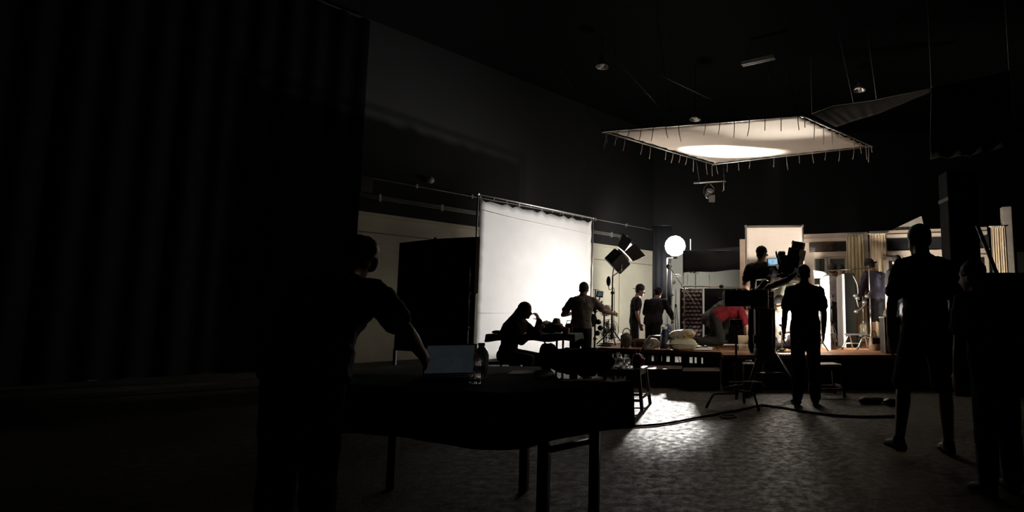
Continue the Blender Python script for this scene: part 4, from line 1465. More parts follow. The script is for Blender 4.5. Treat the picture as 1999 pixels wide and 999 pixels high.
#PART5
# ------------------------------------------------------------------ camera rig, pedestal and monitors
YR = 8.15
pc = V((at(1486, 690, YR).x, 7.75, 0))
t = thing('camera_pedestal', 'heavy black tripod pedestal in front of the stage', 'tripod', pc)
MB().lathe([(.1, .45), (.15, .5), (.15, .62), (.12, .66)], pc).build('hub', BLKMET, t, True, world=True)
MB().box(pc + V((0, 0, .9)), (.27, .22, .535)).build('column', BLKMET, t, bev=.015, world=True)
for sx in (-1, 1):
    MB().tube([pc + V((sx * .09, -.115, .66)), pc + V((sx * .09, -.115, 1.16))], .008, 8).build('rail_rod', STEEL, t, True, world=True)
MB().box(pc + V((-.1, -.1, .76)), (.13, .1, .11)).build('control_box', BLKPLA, t, bev=.01, world=True)
for dx, dy in ((-.27, -.18), (.42, -.1), (-.05, .36)):
    MB().tube([pc + V((dx * .3, dy * .3, .58)), pc + V((dx, dy, .05))], .022, 8).build('leg', BLKMET, t, True, world=True)
    MB().tube([pc + V((dx * .3 + .035, dy * .3 - .02, .58)), pc + V((dx + .03, dy - .02, .05))], .007, 6).build('leg_strip', CHROME, t, True, world=True)
    MB().lathe([(.035, 0), (.045, .01), (.03, .06)], pc + V((dx, dy, 0))).build('rubber_foot', RUBBER, t, True, world=True)
    MB().tube([pc + V((0, 0, .3)), pc + V((dx * .62, dy * .62, .31))], .01, 6).build('spreader', BLKMET, t, True, world=True)
for k in range(4):
    q = at(1472 + 7.3 * k, 599.5, 7.62)
    MB().tube([q + V((-.017, 0, .012)), q + V((-.012, 0, -.006)), q + V((.0, 0, -.012)), q + V((.012, 0, -.006)), q + V((.017, 0, .012))], .004, 6).build('cable_hook', CHROME, t, True, world=True)

SLIT = mat('lit_slot_strip', (.8, .7, .58), .5, var=.02)  # pale blocks stand in for lit slots on the housings
for lab, px0, px1, py0, py1, nm in (('black lamp bank with four pale strips, left of the pedestal column', 1413, 1462, 566, 598, 4),
                                    ('black lamp bank with four pale strips above the pedestal column', 1463, 1499, 565, 603, 4)):
    a, b = at(px0, py0, 7.75), at(px1, py1, 7.75)
    t = thing('lamp_bank', lab, 'lamp', V(((a.x + b.x) / 2, 7.75, b.z)))
    w, h = b.x - a.x, a.z - b.z
    MB().box(((a.x + b.x) / 2, 7.75, (a.z + b.z) / 2), (w, .2, h)).build('housing', BLKMET, t, bev=.02, world=True)
    for k in range(nm):
        MB().box((a.x + .02 + (w - .03) * (k + .5) / nm * .95, 7.70, a.z + .004), (w / nm * .72, .11, .012)).build('strip', SLIT, t, world=True)
    if nm and px0 < 1450:
        MB().tube([V((a.x - .08, 7.75, (a.z + b.z) / 2)), V((a.x + .02, 7.75, (a.z + b.z) / 2))], .01, 6).build('pin', STEEL, t, True, world=True)
        MB().box((a.x - .005, 7.75, (a.z + b.z) / 2), (.015, .06, .16)).build('side_plate', STEEL, t, world=True)
        MB().tube([V((b.x - .04, 7.78, b.z + .05)), V((b.x + .018, 7.78, b.z + .05))], .02, 8).build('bracket', BLKMET, t, True, world=True)
    MB().box(((a.x + b.x) / 2 + .08, 7.64, b.z + .04), (.07, .01, .08)).build('badge', mat('dark_grey_plate', (.08, .08, .085), .5), t, bev=.004, world=True)

# jib arm and cinema camera
YC = 8.1
t = thing('camera_jib', 'short black jib arm rising from the pedestal to the film camera', 'jib', at(1487, 603, 7.9))
MB().tube([at(1478, 600, 7.93), at(1484, 578, 7.93), at(1500, 561, 7.91), at(1540, 545, 7.82), at(1566, 521, 7.78)], [.045, .05, .045, .04, .03], 10).build('arm', BLKMET, t, True, world=True)
MB().tube([at(1510, 552, 7.85), at(1536, 542, 7.78)], .012, 6).build('arm_highlight', CHROME, t, True, world=True)  # chrome strips stand in for highlights on the black arm
MB().tube([at(1548, 535, 7.765), at(1561, 523, 7.755)], .01, 6).build('arm_highlight', CHROME, t, True, world=True)
MB().tube([at(1500, 566, 7.98), at(1540, 551, YC)], .02, 8).build('parallel_arm', BLKMET, t, True, world=True)
MB().tube([at(1474, 565, 7.9), at(1476, 546, 7.9), at(1494, 545, 7.9), at(1500, 547, 7.9)], .01, 6).build('handle', STEEL, t, True, world=True)
MB().tube([at(1476, 563, 7.9), at(1490, 547, 7.9)], .008, 6).build('handle_brace', STEEL, t, True, world=True)
MB().tube([at(1541, 546, 7.83), at(1541, 548, YC - .05), at(1544, 545, YC)], .022, 8).build('camera_mount', BLKMET, t, True, world=True)
for x, y in ((1501, 556), (1503, 563), (1500, 570), (1504, 577)):
    MB().ell(at(x, y, 7.88), (.03, .03, .022)).build('knob', STEEL, t, True, world=True)
MB().box(at(1504, 590, 7.95), (.09, .12, .3)).build('joint_plate', BLKMET, t, bev=.01, world=True)

cc = at(1546, 520, YC)
t = thing('film_camera', 'bulky black film camera with matte box, cables and viewfinder', 'film camera', cc - V((0, 0, .2)))
RC = Euler((0, math.radians(12), -.5)).to_matrix()


def cbox(c, size, nm, m=BLKPLA, bev=.012, par=t):
    return MB().box(cc + RC @ V(c) * 1.15, [q_ * 1.2 for q_ in size], rot=RC).build(nm, m, par, bev=bev, world=True)


cbox((0, 0, -.02), (.17, .3, .22), 'body')
cbox((.03, 0, .16), (.14, .26, .13), 'top_magazine')
cbox((.04, -.02, .27), (.13, .12, .09), 'matte_box')
cbox((-.01, 0, -.15), (.2, .34, .035), 'base_plate', BLKMET)
MB().lathe([(.055, 0), (.07, .02), (.07, .2), (.085, .22), (.085, .25)], cc + RC @ V((0, .14, 0)), RC @ V((0, 1, 0)), 18).build('lens', BLKMET, t, True, world=True)
cbox((-.1, -.06, -.06), (.06, .12, .12), 'battery')
cbox((.1, -.08, .06), (.05, .1, .14), 'side_recorder')
cbox((-.06, -.02, .1), (.05, .16, .05), 'rod_clamp', BLKMET)
for dx_ in (-.05, .05):
    MB().tube([cc + RC @ V((dx_, -.25, -.12)), cc + RC @ V((dx_, .3, -.12))], .009, 8).build('rod', STEEL, t, True, world=True)
MB().lathe([(.06, -.03), (.075, -.02), (.075, .02), (.06, .03)], cc + RC @ V((-.13, -.1, .12)), RC @ V((1, .3, 0)), 18).build('reel', BLKPLA, t, True, world=True)
MB().lathe([(.05, -.02), (.055, 0), (.05, .02)], cc + RC @ V((-.19, -.1, .03)), RC @ V((.2, 1, 0)), 16).build('follow_focus', BLKMET, t, True, world=True)
MB().tube([cc + RC @ V((-.1, -.1, .02)), cc + RC @ V((-.2, -.14, .1)), cc + RC @ V((-.22, -.16, .17))], .014, 6).build('handle', BLKMET, t, True, world=True)
MB().tube([cc + RC @ V((-.08, -.15, -.02)), at(1523, 504, YC - .1)], .018, 8).build('viewfinder_arm', BLKMET, t, True, world=True)
MB().lathe([(.04, 0), (.045, .05), (.03, .1)], at(1524, 501, YC - .1), (-.15, -.7, .4), 14).build('viewfinder', BLKPLA, t, True, world=True)
for k in range(18):
    a = cc + RC @ V((random.uniform(-.06, .08), -.14, random.uniform(-.1, .2)))
    b = cc + RC @ V((random.uniform(-.08, .12), -.17, random.uniform(-.2, .1)))
    m_ = vl(a, b, .5) + RC @ V((random.uniform(.02, .12), -.05, random.uniform(0, .1)))
    MB().tube(smoothpath([a, m_, b], 6), .005, 5).build('cable', RUBBER, t, True, world=True)
for (x0, y0, x1, y1, x2, y2) in ((1553, 478, 1560, 478, 1560, 500), (1550, 486, 1563, 483, 1562, 505), (1545, 476, 1548, 469, 1551, 478), (1556, 490, 1568, 500, 1560, 512)):
    MB().tube(smoothpath([at(x0, y0, YC), at(x1, y1, YC), at(x2, y2, YC)], 6), .005, 5).build('cable', RUBBER, t, True, world=True)

mp = at(1508, 511, 7.95)
t = thing('camera_monitor', 'small monitor with a glowing blue picture beside the film camera', 'monitor', mp - V((0, 0, .06)))
RMn = Euler((math.radians(-6), math.radians(-5), .12)).to_matrix()
MB().box(mp, (.155, .03, .105), rot=RMn).build('case', BLKPLA, t, bev=.008, world=True)


def picture_mat(name, c0, c1, st):
    m = bpy.data.materials.new(name)
    m.use_nodes = True
    nt = m.node_tree
    b = nt.nodes['Principled BSDF']
    tc = nt.nodes.new('ShaderNodeTexCoord')
    no = nt.nodes.new('ShaderNodeTexNoise')
    no.inputs['Scale'].default_value = 18
    nt.links.new(tc.outputs['Object'], no.inputs['Vector'])
    rp = nt.nodes.new('ShaderNodeValToRGB')
    rp.color_ramp.elements[0].position = .35
    rp.color_ramp.elements[1].position = .65
    rp.color_ramp.elements[0].color = c0 + (1,)
    rp.color_ramp.elements[1].color = c1 + (1,)
    nt.links.new(no.outputs['Fac'], rp.inputs['Fac'])
    nt.links.new(rp.outputs['Color'], b.inputs['Emission Color'])
    b.inputs['Base Color'].default_value = (.01, .01, .01, 1)
    b.inputs['Emission Strength'].default_value = st
    return m


MB().box(mp + RMn @ V((0, -.017, 0)), (.135, .004, .086), rot=RMn).build('picture', picture_mat('blue_picture', (.1, .3, .5), (.4, .66, .82), .9), t, world=True)
MB().tube([mp + V((.07, .02, -.03)), at(1530, 515, YC)], .012, 6).build('bracket', BLKMET, t, True, world=True)

# C-stand in front of the pedestal
cs = V((at(1437, 700, 6.75).x, 6.75, 0))
t = c_stand('low dark stand with bent legs on the bare floor before the pedestal', cs, 1.0, BLKMET, yaw=math.radians(190), L=.36)
MB().box(cs + V((0, 0, 1.0)), (.15, .06, .07)).build('head', BLKPLA, t, bev=.008, world=True)
MB().box(cs + V((.01, -.032, 1.0)), (.05, .004, .03)).build('label_plate', WHITEP, t, world=True)
MB().tube([cs + V((.0, -.02, .93)), cs + V((.09, -.02, .94))], .01, 6).build('knob', BLKMET, t, True, world=True)
for k, (pts, m_) in enumerate(((((1412, 757), (1440, 751)), CHROME), (((1424, 745), (1470, 745), (1486, 746), (1494, 756)), STEEL))):
    MB().tube([at(x, y, 6.62) for x, y in pts], .011, 6).build('cross_arm', m_, t, True, world=True)
# cables on the floor
cab = [ground(x, y, .012) for x, y in ((1100, 836), (1160, 837), (1230, 832), (1300, 826), (1380, 811), (1440, 800), (1488, 790))]
tag(MB().tube(smoothpath(cab, 6), .012, 6).build('floor_cable', RUBBER, None, True), 'black cable running from the draped table towards the pedestal', 'cable')
cab = [ground(x, y, .012) for x, y in ((1488, 790), (1530, 796), (1560, 801), (1600, 807), (1640, 811), (1700, 813), (1760, 811))]
tag(MB().tube(smoothpath(cab, 6), .012, 6).build('floor_cable', RUBBER, None, True), 'black cable running from the pedestal towards the near man', 'cable')
co = ground(1421, 812, .012)
tag(MB().tube([co + V((math.cos(a * PI / 12) * .085, math.sin(a * PI / 12) * .1, .004 * math.sin(a))) for a in range(24)], .008, 6, closed=True).build('cable_coil', mat('pale_cable', (.3, .27, .24), .6), None, True), 'small loop of pale cable on the floor by the low dark stand', 'cable')

# low flight case behind pedestal legs and small green-topped stool
fc = V((at(1462, 740, 7.95).x, 7.98, 0))
t = thing('equipment_case', 'dark metal-edged equipment case behind the pedestal legs', 'case', fc)
MB().box(fc + V((.0, .0, .2)), (.16, .3, .4)).build('body', BLKPLA, t, bev=.012, world=True)
MB().box(fc + V((.0, .0, .405)), (.165, .305, .02)).build('lid', mat('worn_lid', (.12, .115, .11), .5), t, bev=.006, world=True)
MB().tube([fc + V((-.04, 0, .41)), fc + V((-.04, 0, .45)), fc + V((.04, 0, .45)), fc + V((.04, 0, .41))], .008, 6).build('handle', STEEL, t, True, world=True)
tcase = V((at(1545, 740, 7.9).x - .18, 8.0, 0))


def stool(label, base, w, h, yaw, m, splay=.04, topm=None, shelf=True, d=None):
    base = V(base)
    d = d or w
    t = thing('stool', label, 'stool', base, yaw)
    MB().box((0, 0, h - .015), (w, d, .03)).build('seat', topm or m, t, bev=.005)
    for sx in (-1, 1):
        for sy in (-1, 1):
            MB().hexa([V((sx * (w / 2 - .02 + splay) + a, sy * (d / 2 - .02 + splay) + b, 0)) for a, b in ((-.018, -.018), (.018, -.018), (.018, .018), (-.018, .018))],
                      [V((sx * (w / 2 - .025) + a, sy * (d / 2 - .025) + b, h - .03)) for a, b in ((-.018, -.018), (.018, -.018), (.018, .018), (-.018, .018))]).build('leg', m, t)
    k = splay * .75
    for sy in (-1, 1):
        MB().box((0, sy * (d / 2 - .02 + k), h * .24), (w + 2 * k - .05, .018, .032)).build('stretcher', m, t)
        MB().box((0, sy * (d / 2 - .03), h - .055), (w - .05, .018, .05)).build('apron', m, t)
    for sx in (-1, 1):
        MB().box((sx * (w / 2 - .02 + k), 0, h * .3), (.018, d + 2 * k - .05, .032)).build('stretcher', m, t)
        MB().box((sx * (w / 2 - .03), 0, h - .055), (.018, d - .05, .05)).build('apron', m, t)
    return t


OLIVE = mat('olive_stool_paint', (.1, .1, .075), .5)
STB = V((-.78, 6.85, 0))
stool('olive wooden stool with splayed legs, bags and bottle on top', STB, .44, .46, -.12, OLIVE, .045)
stool('small dark stool with a pale green top behind the black-shirted man', V((at(1614, 735, 7.7).x, 7.75, 0)), .34, .43, .1, DKWOOD, .03, mat('pale_green_top', (.4, .42, .34), .5))
# things on the olive stool
def bottle(label, p, h=.2, r=.032, m=None, capm=None, name='water_bottle', labelm=None):
    t = thing(name, label, 'bottle', p)
    MB().lathe([(r * .9, 0), (r, .01), (r, h * .3), (r * .93, h * .34), (r, h * .4), (r, h * .66), (r * .75, h * .8), (r * .4, h * .89), (r * .38, h * .93)], (0, 0, 0), n=20).build('body', m or GLASS, t, True)
    MB().lathe([(r * .45, h * .92), (r * .45, h), (r * .4, h * 1.0)], (0, 0, 0), n=16).build('cap', capm or WHITEP, t, True)
    if labelm:
        MB().lathe([(r * 1.02, h * .38), (r * 1.02, h * .62)], (0, 0, 0), n=20).build('wrapper', labelm, t, True)
    return t


bottle('clear water bottle standing on the olive stool', (at(1226, 700, 6.8).x, 6.78, .46), .15, .033)


def lump(name, label, cat, p, rad, m, yaw=0, seed=0, disp=.05, vox=.014, blobs=5, knot=None, extra=None):
    random.seed(seed)
    mb = MB()
    for k in range(blobs):
        a = 6.283 * k / blobs
        mb.ell((rad[0] * .45 * math.cos(a), rad[1] * .45 * math.sin(a), rad[2] * (.85 + .12 * math.sin(k * 2.3))), (rad[0] * .62, rad[1] * .62, rad[2] * (.85)), None, 12, 8)
    mb.ell((0, 0, rad[2] * .75), (rad[0] * .9, rad[1] * .9, rad[2] * .74))
    t = thing(name, label, cat, p, yaw)
    mb.build('body', m, t, True, remesh=vox, sm=3, disp=disp, dscale=.05)
    if knot:
        MB().lathe([(.012, 0), (.01, .02), (.03, .05), (.022, .07), (.008, .075)], (0, 0, rad[2] * 1.6), n=10).build('knot', knot, t, True)
    return t


PLAST = mat('clear_plastic_bag', (.75, .74, .7), .25, trans=.6, var=.05)
lump('plastic_bag', 'crumpled clear plastic bag on the olive stool', 'bag', (at(1205, 700, 6.8).x, 6.85, .455), (.09, .08, .07), PLAST, seed=3, disp=.05, knot=PLAST)
lump('red_bag', 'knotted dark red bag on the olive stool', 'bag', (at(1245, 700, 6.8).x, 6.85, .455), (.075, .08, .095), mat('red_plastic', (.32, .012, .02), .3), seed=4, disp=.05, knot=mat('red_plastic', (.3, .01, .02), .3))

# ------------------------------------------------------------------ draped table in the foreground
outl = [(-.31, 3.0), (-.74, 2.56), (-.84, 2.545), (-1.2, 2.68), (-2.2, 2.98), (-2.05, 3.9), (-.95, 3.8), (-.72, 3.1)]
t = thing('work_table', 'foreground table with dark legs under a black drape', 'table', (-1.1, 3.1, 0))
TZ = .745
MB().prism([V((x, y, TZ - .03)) for x, y in [(-.36, 3.01), (-.74, 2.62), (-1.2, 2.73), (-2.1, 3.02), (-2.0, 3.82), (-.97, 3.74), (-.76, 3.06)]], (0, 0, .03)).build('tabletop', DKWOOD, t, world=True)
for x, y in ((-.68, 2.68), (-.5, 3.0), (-1.95, 3.1), (-1.9, 3.7), (-1.05, 3.65)):
    MB().box((x, y, (TZ - .03) / 2), (.05, .05, TZ - .03)).build('leg', BLKMET, t, world=True)
MB().tube([(-.68, 2.68, .47), (-.5, 3.0, .45)], .016, 6).build('stretcher', BLKMET, t, True, world=True)


def resample(poly, n):
    pts = [V((x, y, 0)) for x, y in poly]
    L = [0]
    for i in range(len(pts)):
        L.append(L[-1] + (pts[(i + 1) % len(pts)] - pts[i]).length)
    out = []
    for k in range(n):
        s_ = L[-1] * k / n
        i = max(j for j in range(len(pts)) if L[j] <= s_ + 1e-9)
        out.append(vl(pts[i], pts[(i + 1) % len(pts)], (s_ - L[i]) / (L[i + 1] - L[i])))
    return out


rs = resample(outl, 140)
ctr = V((-1.15, 3.1, 0))
mb = MB()
vs = []
for i, p in enumerate(rs):
    vs.append(V((p.x, p.y, TZ + .004)))
for i, p in enumerate(rs):
    o = (p - ctr).normalized()
    vs.append(V((p.x, p.y, TZ - .02)) + o * .006)
for i, p in enumerate(rs):
    o = (p - ctr).normalized()
    w = .008 * math.sin(i * .9) + .006 * math.sin(i * .37)
    vs.append(V((p.x, p.y, .515 + .012 * math.sin(i * .21))) + o * (.015 + w))
n = len(rs)
fs = [tuple(range(n))]
for k in range(2):
    for i in range(n):
        fs.append((k * n + i, k * n + (i + 1) % n, (k + 1) * n + (i + 1) % n, (k + 1) * n + i))
mb.add(vs, fs)
tag(mb.build('table_drape', mat('black_drape', (.01, .009, .009), .95, bump=.3, bscale=9, spec=.08), None, True, solid=.004), 'heavy black cloth draped over the foreground table', 'cloth')
TT = TZ + .006
lump('duffel_bag', 'big rounded black bag lying on the draped table', 'bag', (at(1128, 720, 3.25).x, 3.33, TT), (.19, .11, .085), BLACK, seed=5, disp=.03, blobs=6)
lump('backpack', 'small black backpack standing on the draped table', 'bag', (at(1062, 700, 3.5).x, 3.6, TT), (.06, .06, .095), BLACK, seed=6, disp=.02)
bottle('bulky water bottle on the draped table beside the laptop', (at(938, 730, 3.1).x, 3.1, TT), .19, .04, mat('smoky_bottle', (.55, .55, .56), .15, trans=.75, var=0))
random.seed(11)
for k in range(6):
    p = at(932 + 8 * (k % 3), 740, 2.95 + .06 * (k // 3))
    o = MB().box((0, 0, .012), (.02, .02, .024), random.random()).build('glass_cube', GLASS, None, bev=.003)  # small clear cubes beside the bottle
    o.location = (p.x, p.y - .08, TT)
    tag(o, 'small glassy cube beside the bulky water bottle', 'glass cube', 'glassy cubes by the bottle')
o = MB().prism([(0, 0, 0), (.14, .02, 0), (.12, .2, 0), (-.02, .18, 0)], (0, 0, .004)).build('paper_sheet', FOAM)
o.location = (at(1000, 724, 3.4).x, 3.3, TT)
tag(o, 'pale paper sheet on the draped table', 'paper')
o = MB().prism([(0, 0, 0), (.19, .02, 0), (.2, .12, 0), (.03, .1, 0)], (0, 0, .012)).build('notebook', mat('grey_notebook', (.2, .19, .18), .6))
o.location = (-.66, 2.88, TT)
tag(o, 'thin grey folder at the corner of the draped table', 'folder')
# laptop
lpx = V((at(862, 730, 3.05).x, 3.12, TT))
t = thing('laptop', 'open laptop with a dim grey screen on the draped table', 'laptop', lpx, .25)
MB().box((0, -.05, .009), (.27, .2, .018)).build('base', BLKPLA, t, bev=.004)
MB().box((0, -.04, .0195), (.24, .1, .003)).build('keyboard', mat('dark_keys', (.03, .03, .032), .6), t)
RT = Matrix.Rotation(math.radians(-24), 3, 'X')
MB().box(V((0, .05, .012)) + RT @ V((0, .0, .09)), (.27, .008, .18), rot=RT).build('lid', BLKPLA, t, bev=.003)
MB().box(V((0, .05, .012)) + RT @ V((0, -.0055, .09)), (.25, .003, .16), rot=RT).build('screen', picture_mat('dim_screen', (.008, .010, .011), (.010, .012, .013), 1.0), t)

# ------------------------------------------------------------------ bench, green table and its clutter
bp = at(960, 700, 7.65)
t = thing('bench', 'long dark bench under the seated woman', 'bench', V((at(975, 700, 7.65).x, 7.65, 0)))
bx = at(975, 700, 7.65).x
MB().box((-2.6, 7.62, .455), (.7, .3, .04)).build('seat', DKWOOD, t, bev=.006, world=True)
for x in (-2.86, -2.34):
    for y in (7.53, 7.71):
        MB().box((x, y, .22), (.06, .05, .44)).build('leg', DKWOOD, t, world=True)
    MB().box((x, 7.62, .4), (.04, .2, .05)).build('rail', DKWOOD, t, world=True)
MB().box((-2.6, 7.62, .2), (.5, .03, .04)).build('stretcher', DKWOOD, t, world=True)
GT = mat('dark_green_cloth', (.03, .055, .035), .85)
TX0, TX1 = at(958, 650, 8.3).x, at(1128, 650, 8.3).x
t = thing('folding_table', 'long folding table under a dark green cloth behind the seated woman', 'table', V(((TX0 + TX1) / 2, 8.4, 0)))
MB().box(((TX0 + TX1) / 2, 8.4, .79), (TX1 - TX0, .6, .03)).build('tabletop', DKWOOD, t, world=True)
for x in (TX0 + .2, TX1 - .28):
    for y in (8.2, 8.6):
        MB().tube([(x, y, .78), (x, y, 0)], .016, 8).build('leg', BLKMET, t, True, world=True)
    MB().tube([(x + .25 * (1 if x < (TX0 + TX1) / 2 else -1), 8.2, .77), (x, 8.2, .5)], .011, 6).build('brace', BLKMET, t, True, world=True)
    MB().tube([(x, 8.2, .15), (x, 8.6, .15)], .011, 6).build('stretcher', BLKMET, t, True, world=True)


def cloth_top(name, label, x0, x1, y0, y1, z, drop, m):
    def fn(u, v):
        px_, py_ = lerp(-drop, (x1 - x0) + drop, u), lerp(-drop, (y1 - y0) + drop, v)
        ox = max(-px_, px_ - (x1 - x0), 0)
        oy = max(-py_, py_ - (y1 - y0), 0)
        d = max(ox, oy)
        X = min(max(px_, 0), x1 - x0) + (ox * .1) * (1 if px_ > 0 else -1)
        Y = min(max(py_, 0), y1 - y0) + (oy * .1) * (1 if py_ > 0 else -1)
        return V((x0 + X, y0 + Y + .01 * math.sin(u * 40) * (d > 0), z - d * (1 + .12 * math.sin(u * 21 + v * 5))))
    return tag(MB().grid(70, 34, fn).build(name, m, None, True, solid=.003, fix=False), label, 'cloth')


cloth_top('green_cloth', 'dark green cloth over the folding table', TX0, TX1, 8.09, 8.71, .81, .1, GT)
TS = .815
random.seed(21)
lump('rolled_cloth', 'rolled dark cloth at the bare end of the green table', 'cloth', (at(972, 655, 8.3).x + .02, 8.35, TS - .01), (.13, .09, .03), GT, seed=31, disp=.01)
lump('cloth_pile', 'heap of dark crumpled clothes on the green table', 'clothes', (at(1070, 650, 8.3).x, 8.45, TS + .004), (.2, .14, .075), mat('mixed_dark_cloth', (.05, .035, .03), .9, var=.6, scale=14), seed=32, disp=.07, blobs=7)
lump('plastic_bag', 'pale see-through plastic bag on the heap of clothes', 'bag', (at(1055, 645, 8.3).x, 8.5, TS + .07), (.12, .08, .06), PLAST, seed=33, disp=.05)
hp0 = V((at(1082, 632, 8.3).x, 8.42, TS + .135))
t = thing('straw_hat', 'small brown hat on top of the heap of clothes', 'hat', hp0)
MB().lathe([(.0, .085), (.04, .08), (.055, .05), (.06, .005), (.095, -.004), (.1, .0), (.095, .006), (.062, .012)][::-1], (0, 0, 0), (.15, -.1, 1), 20).build('crown', mat('straw', (.3, .19, .1), .8), t, True)
MB().lathe([(.062, .008), (.0605, .022)], (0, 0, 0), (.15, -.1, 1), 20).build('band', BLACK, t, True)
t = thing('tissue_box', 'small pinkish box on the green table beside the grey T-shirt man', 'box', (at(1105, 650, 8.2).x, 8.2, TS))
MB().box((0, 0, .04), (.09, .09, .08)).build('carton', mat('pink_carton', (.5, .22, .22), .7), t, bev=.004)
MB().box((0, 0, .081), (.05, .03, .003)).build('slot', FOAM, t)
t = thing('handbag', 'dark purple handbag behind the pinkish box', 'bag', (at(1109, 645, 8.5).x, 8.55, TS))
MB().box((0, 0, .07), (.11, .08, .14)).build('body', mat('purple_bag', (.06, .02, .04), .7), t, bev=.03)
MB().tube([(-.04, 0, .13), (-.03, 0, .18), (.03, 0, .18), (.04, 0, .13)], .006, 6).build('handle', BLACK, t, True)
t = thing('wire_rack', 'little wire rack near the woman\'s elbow', 'rack', (at(1047, 655, 8.25).x, 8.25, TS))
for k in range(3):
    MB().tube(smoothpath([(-.05 + k * .04, -.03, 0), (-.03 + k * .04, 0, .06), (-.0 + k * .04, .03, 0)], 5), .005, 5).build('loop', BLKMET, t, True)
MB().box((0, 0, .004), (.15, .1, .008)).build('tray', BLKPLA, t)
o = MB().prism([(0, 0, 0), (.1, .0, 0), (.11, .08, 0), (.01, .1, 0)], (0, 0, .006)).build('paper_sheet', FOAM)
o.location = (at(1052, 656, 8.15).x, 8.13, TS)
tag(o, 'white paper lying at the front edge of the green table', 'paper')

# stand left of the screen, monitor stand, fans
light_stand('thin light stand at the edge of the white screen', V((at(913, 690, 9.5).x, 9.45, 0)), at(913, 519, 9.5).z, BLKMET, r=.014, spread=.35, legz=.5)
ms = V((at(1163, 660, 9.6).x, 9.5, 0))
t = light_stand('dark gear stand carrying a small monitor near the white screen', ms, at(1163, 565, 9.5).z, BLKMET, r=.014, spread=.3, legz=.45)
q = at(1171, 574, 9.5)
t2 = thing('stand_monitor', 'small dark monitor clamped to the gear stand', 'monitor', q - V((0, 0, .07)))
RQ = Euler((0, .1, .45)).to_matrix()
MB().box(q, (.115, .03, .105), rot=RQ).build('case', BLKPLA, t2, bev=.008, world=True)
MB().box(q + RQ @ V((0, -.017, .005)), (.09, .004, .075), rot=RQ).build('screen', picture_mat('teal_screen', (.03, .05, .055), (.07, .1, .11), .8), t2, world=True)
MB().tube([q - V((0, -.01, .05)), at(1168, 590, 9.5), at(1163, 592, 9.5)], .012, 6).build('arm', BLKMET, t2, True, world=True)
MB().tube([at(1158, 565, 9.5), at(1171, 566, 9.5)], .006, 6).build('crossbar', STEEL, t, True, world=True)
for k, (x, y) in enumerate(((1166, 590), (1171, 596), (1160, 603), (1168, 628), (1172, 640), (1166, 650))):
    MB().ell(at(x, y, 9.48), (.05, .04, .045)).build('clamp', BLKMET, t, True, world=True)
MB().ell(at(1157, 625, 9.48), (.075, .06, .11)).build('weight_bag', BLACK, t, True, world=True)
MB().tube([at(1164, 600, 9.48), at(1176, 588, 9.45)], .014, 6).build('short_arm', BLKMET, t, True, world=True)


def fan(label, c, r, yaw, base_z, tilt=0.):
    """cage fan facing local -Y"""
    c = V(c)
    t = thing('cage_fan', label, 'fan', (c.x, c.y, base_z), yaw)
    h = c.z - base_z
    R = Matrix.Rotation(tilt, 3, 'X')
    O = V((0, 0, h))
    for rr, yy in ((r, 0), (r * .97, -.06), (r * .97, .06), (r * .6, -.08), (r * .6, .08), (r * .25, -.085)):
        MB().tube([O + R @ V((rr * math.cos(a * PI / 12), yy, rr * math.sin(a * PI / 12))) for a in range(24)], .006, 5, closed=True).build('cage_ring', STEEL, t, True)
    for k in range(16):
        a = 2 * PI * k / 16
        d = V((math.cos(a), 0, math.sin(a)))
        MB().tube([O + R @ (d * r * .1 + V((0, -.09, 0))), O + R @ (d * r * .6 + V((0, -.082, 0))), O + R @ (d * r)], .0035, 4).build('cage_wire', STEEL, t, True)
    MB().lathe([(.04, -.05), (.055, 0), (.055, .1), (.03, .13)], O, R @ V((0, 1, 0)), 14).build('motor', BLKPLA, t, True)
    for k in range(4):
        a = PI / 2 * k + .3
        d = V((math.cos(a), 0, math.sin(a)))
        e = V((-math.sin(a), .25, math.cos(a)))
        MB().prism([O + R @ (d * .03 - e * .02), O + R @ (d * r * .85 - e * .06), O + R @ (d * r * .88 + e * .07), O + R @ (d * .03 + e * .02)], R @ V((0, .004, 0))).build('blade', BLKPLA, t)
    MB().tube([(0, .06, h - .03), (0, .06, .03)], .016, 8).build('pole', BLKMET, t, True)
    MB().lathe([(.14, 0), (.14, .015), (.03, .035)], (0, .06, 0)).build('base', BLKMET, t, True)


fan('small wire-cage fan above the big cage fan', at(1183, 606, 10.6), .1, .7, DZ)
fan('big wire-cage fan on the stage behind the grey T-shirt man', at(1188, 645, 11.3), .22, .95, DZ)

# ------------------------------------------------------------------ things on the left deck
def on_deck(px, py):
    p = ground(px, py, DZ)
    return V((p.x, p.y, DZ))


p = V((at(1222, 675, 10.05).x, 10.12, DZ))
t = thing('tote_bag', 'grey rounded tote bag with a dark loop handle on the stage edge', 'bag', p, -.1)
MB().ell((0, 0, .13), (.1, .05, .14)).build('body', mat('grey_felt', (.4, .37, .32), .9), t, True)
MB().tube(smoothpath([(-.07, 0, .2), (-.06, 0, .3), (0, 0, .34), (.06, 0, .3), (.075, 0, .2)], 6), .009, 6).build('handle', mat('maroon_strap', (.06, .02, .02), .7), t, True)
MB().box((-.09, .03, .11), (.04, .06, .22)).build('gusset', MATS['maroon_strap'], t, bev=.01)
p = V((at(1253, 675, 10.2).x, 10.32, DZ))
t = thing('crate', 'low brown crate behind the tote bag', 'crate', p, -.35)
MB().box((0, 0, .05), (.34, .22, .1)).build('body', DKWOOD, t)
MB().box((0, 0, .108), (.36, .24, .016)).build('rim', WOOD, t)
for x in (-.1, .1):
    MB().box((x, -.115, .05), (.03, .01, .1)).build('slat', WOOD, t)
for k, (a, b) in enumerate((((0, 0, .116), (.32, .02, .13)),)):
    MB().box((0, .0, .13), (.3, .2, .03)).build('lid', WOOD, t)
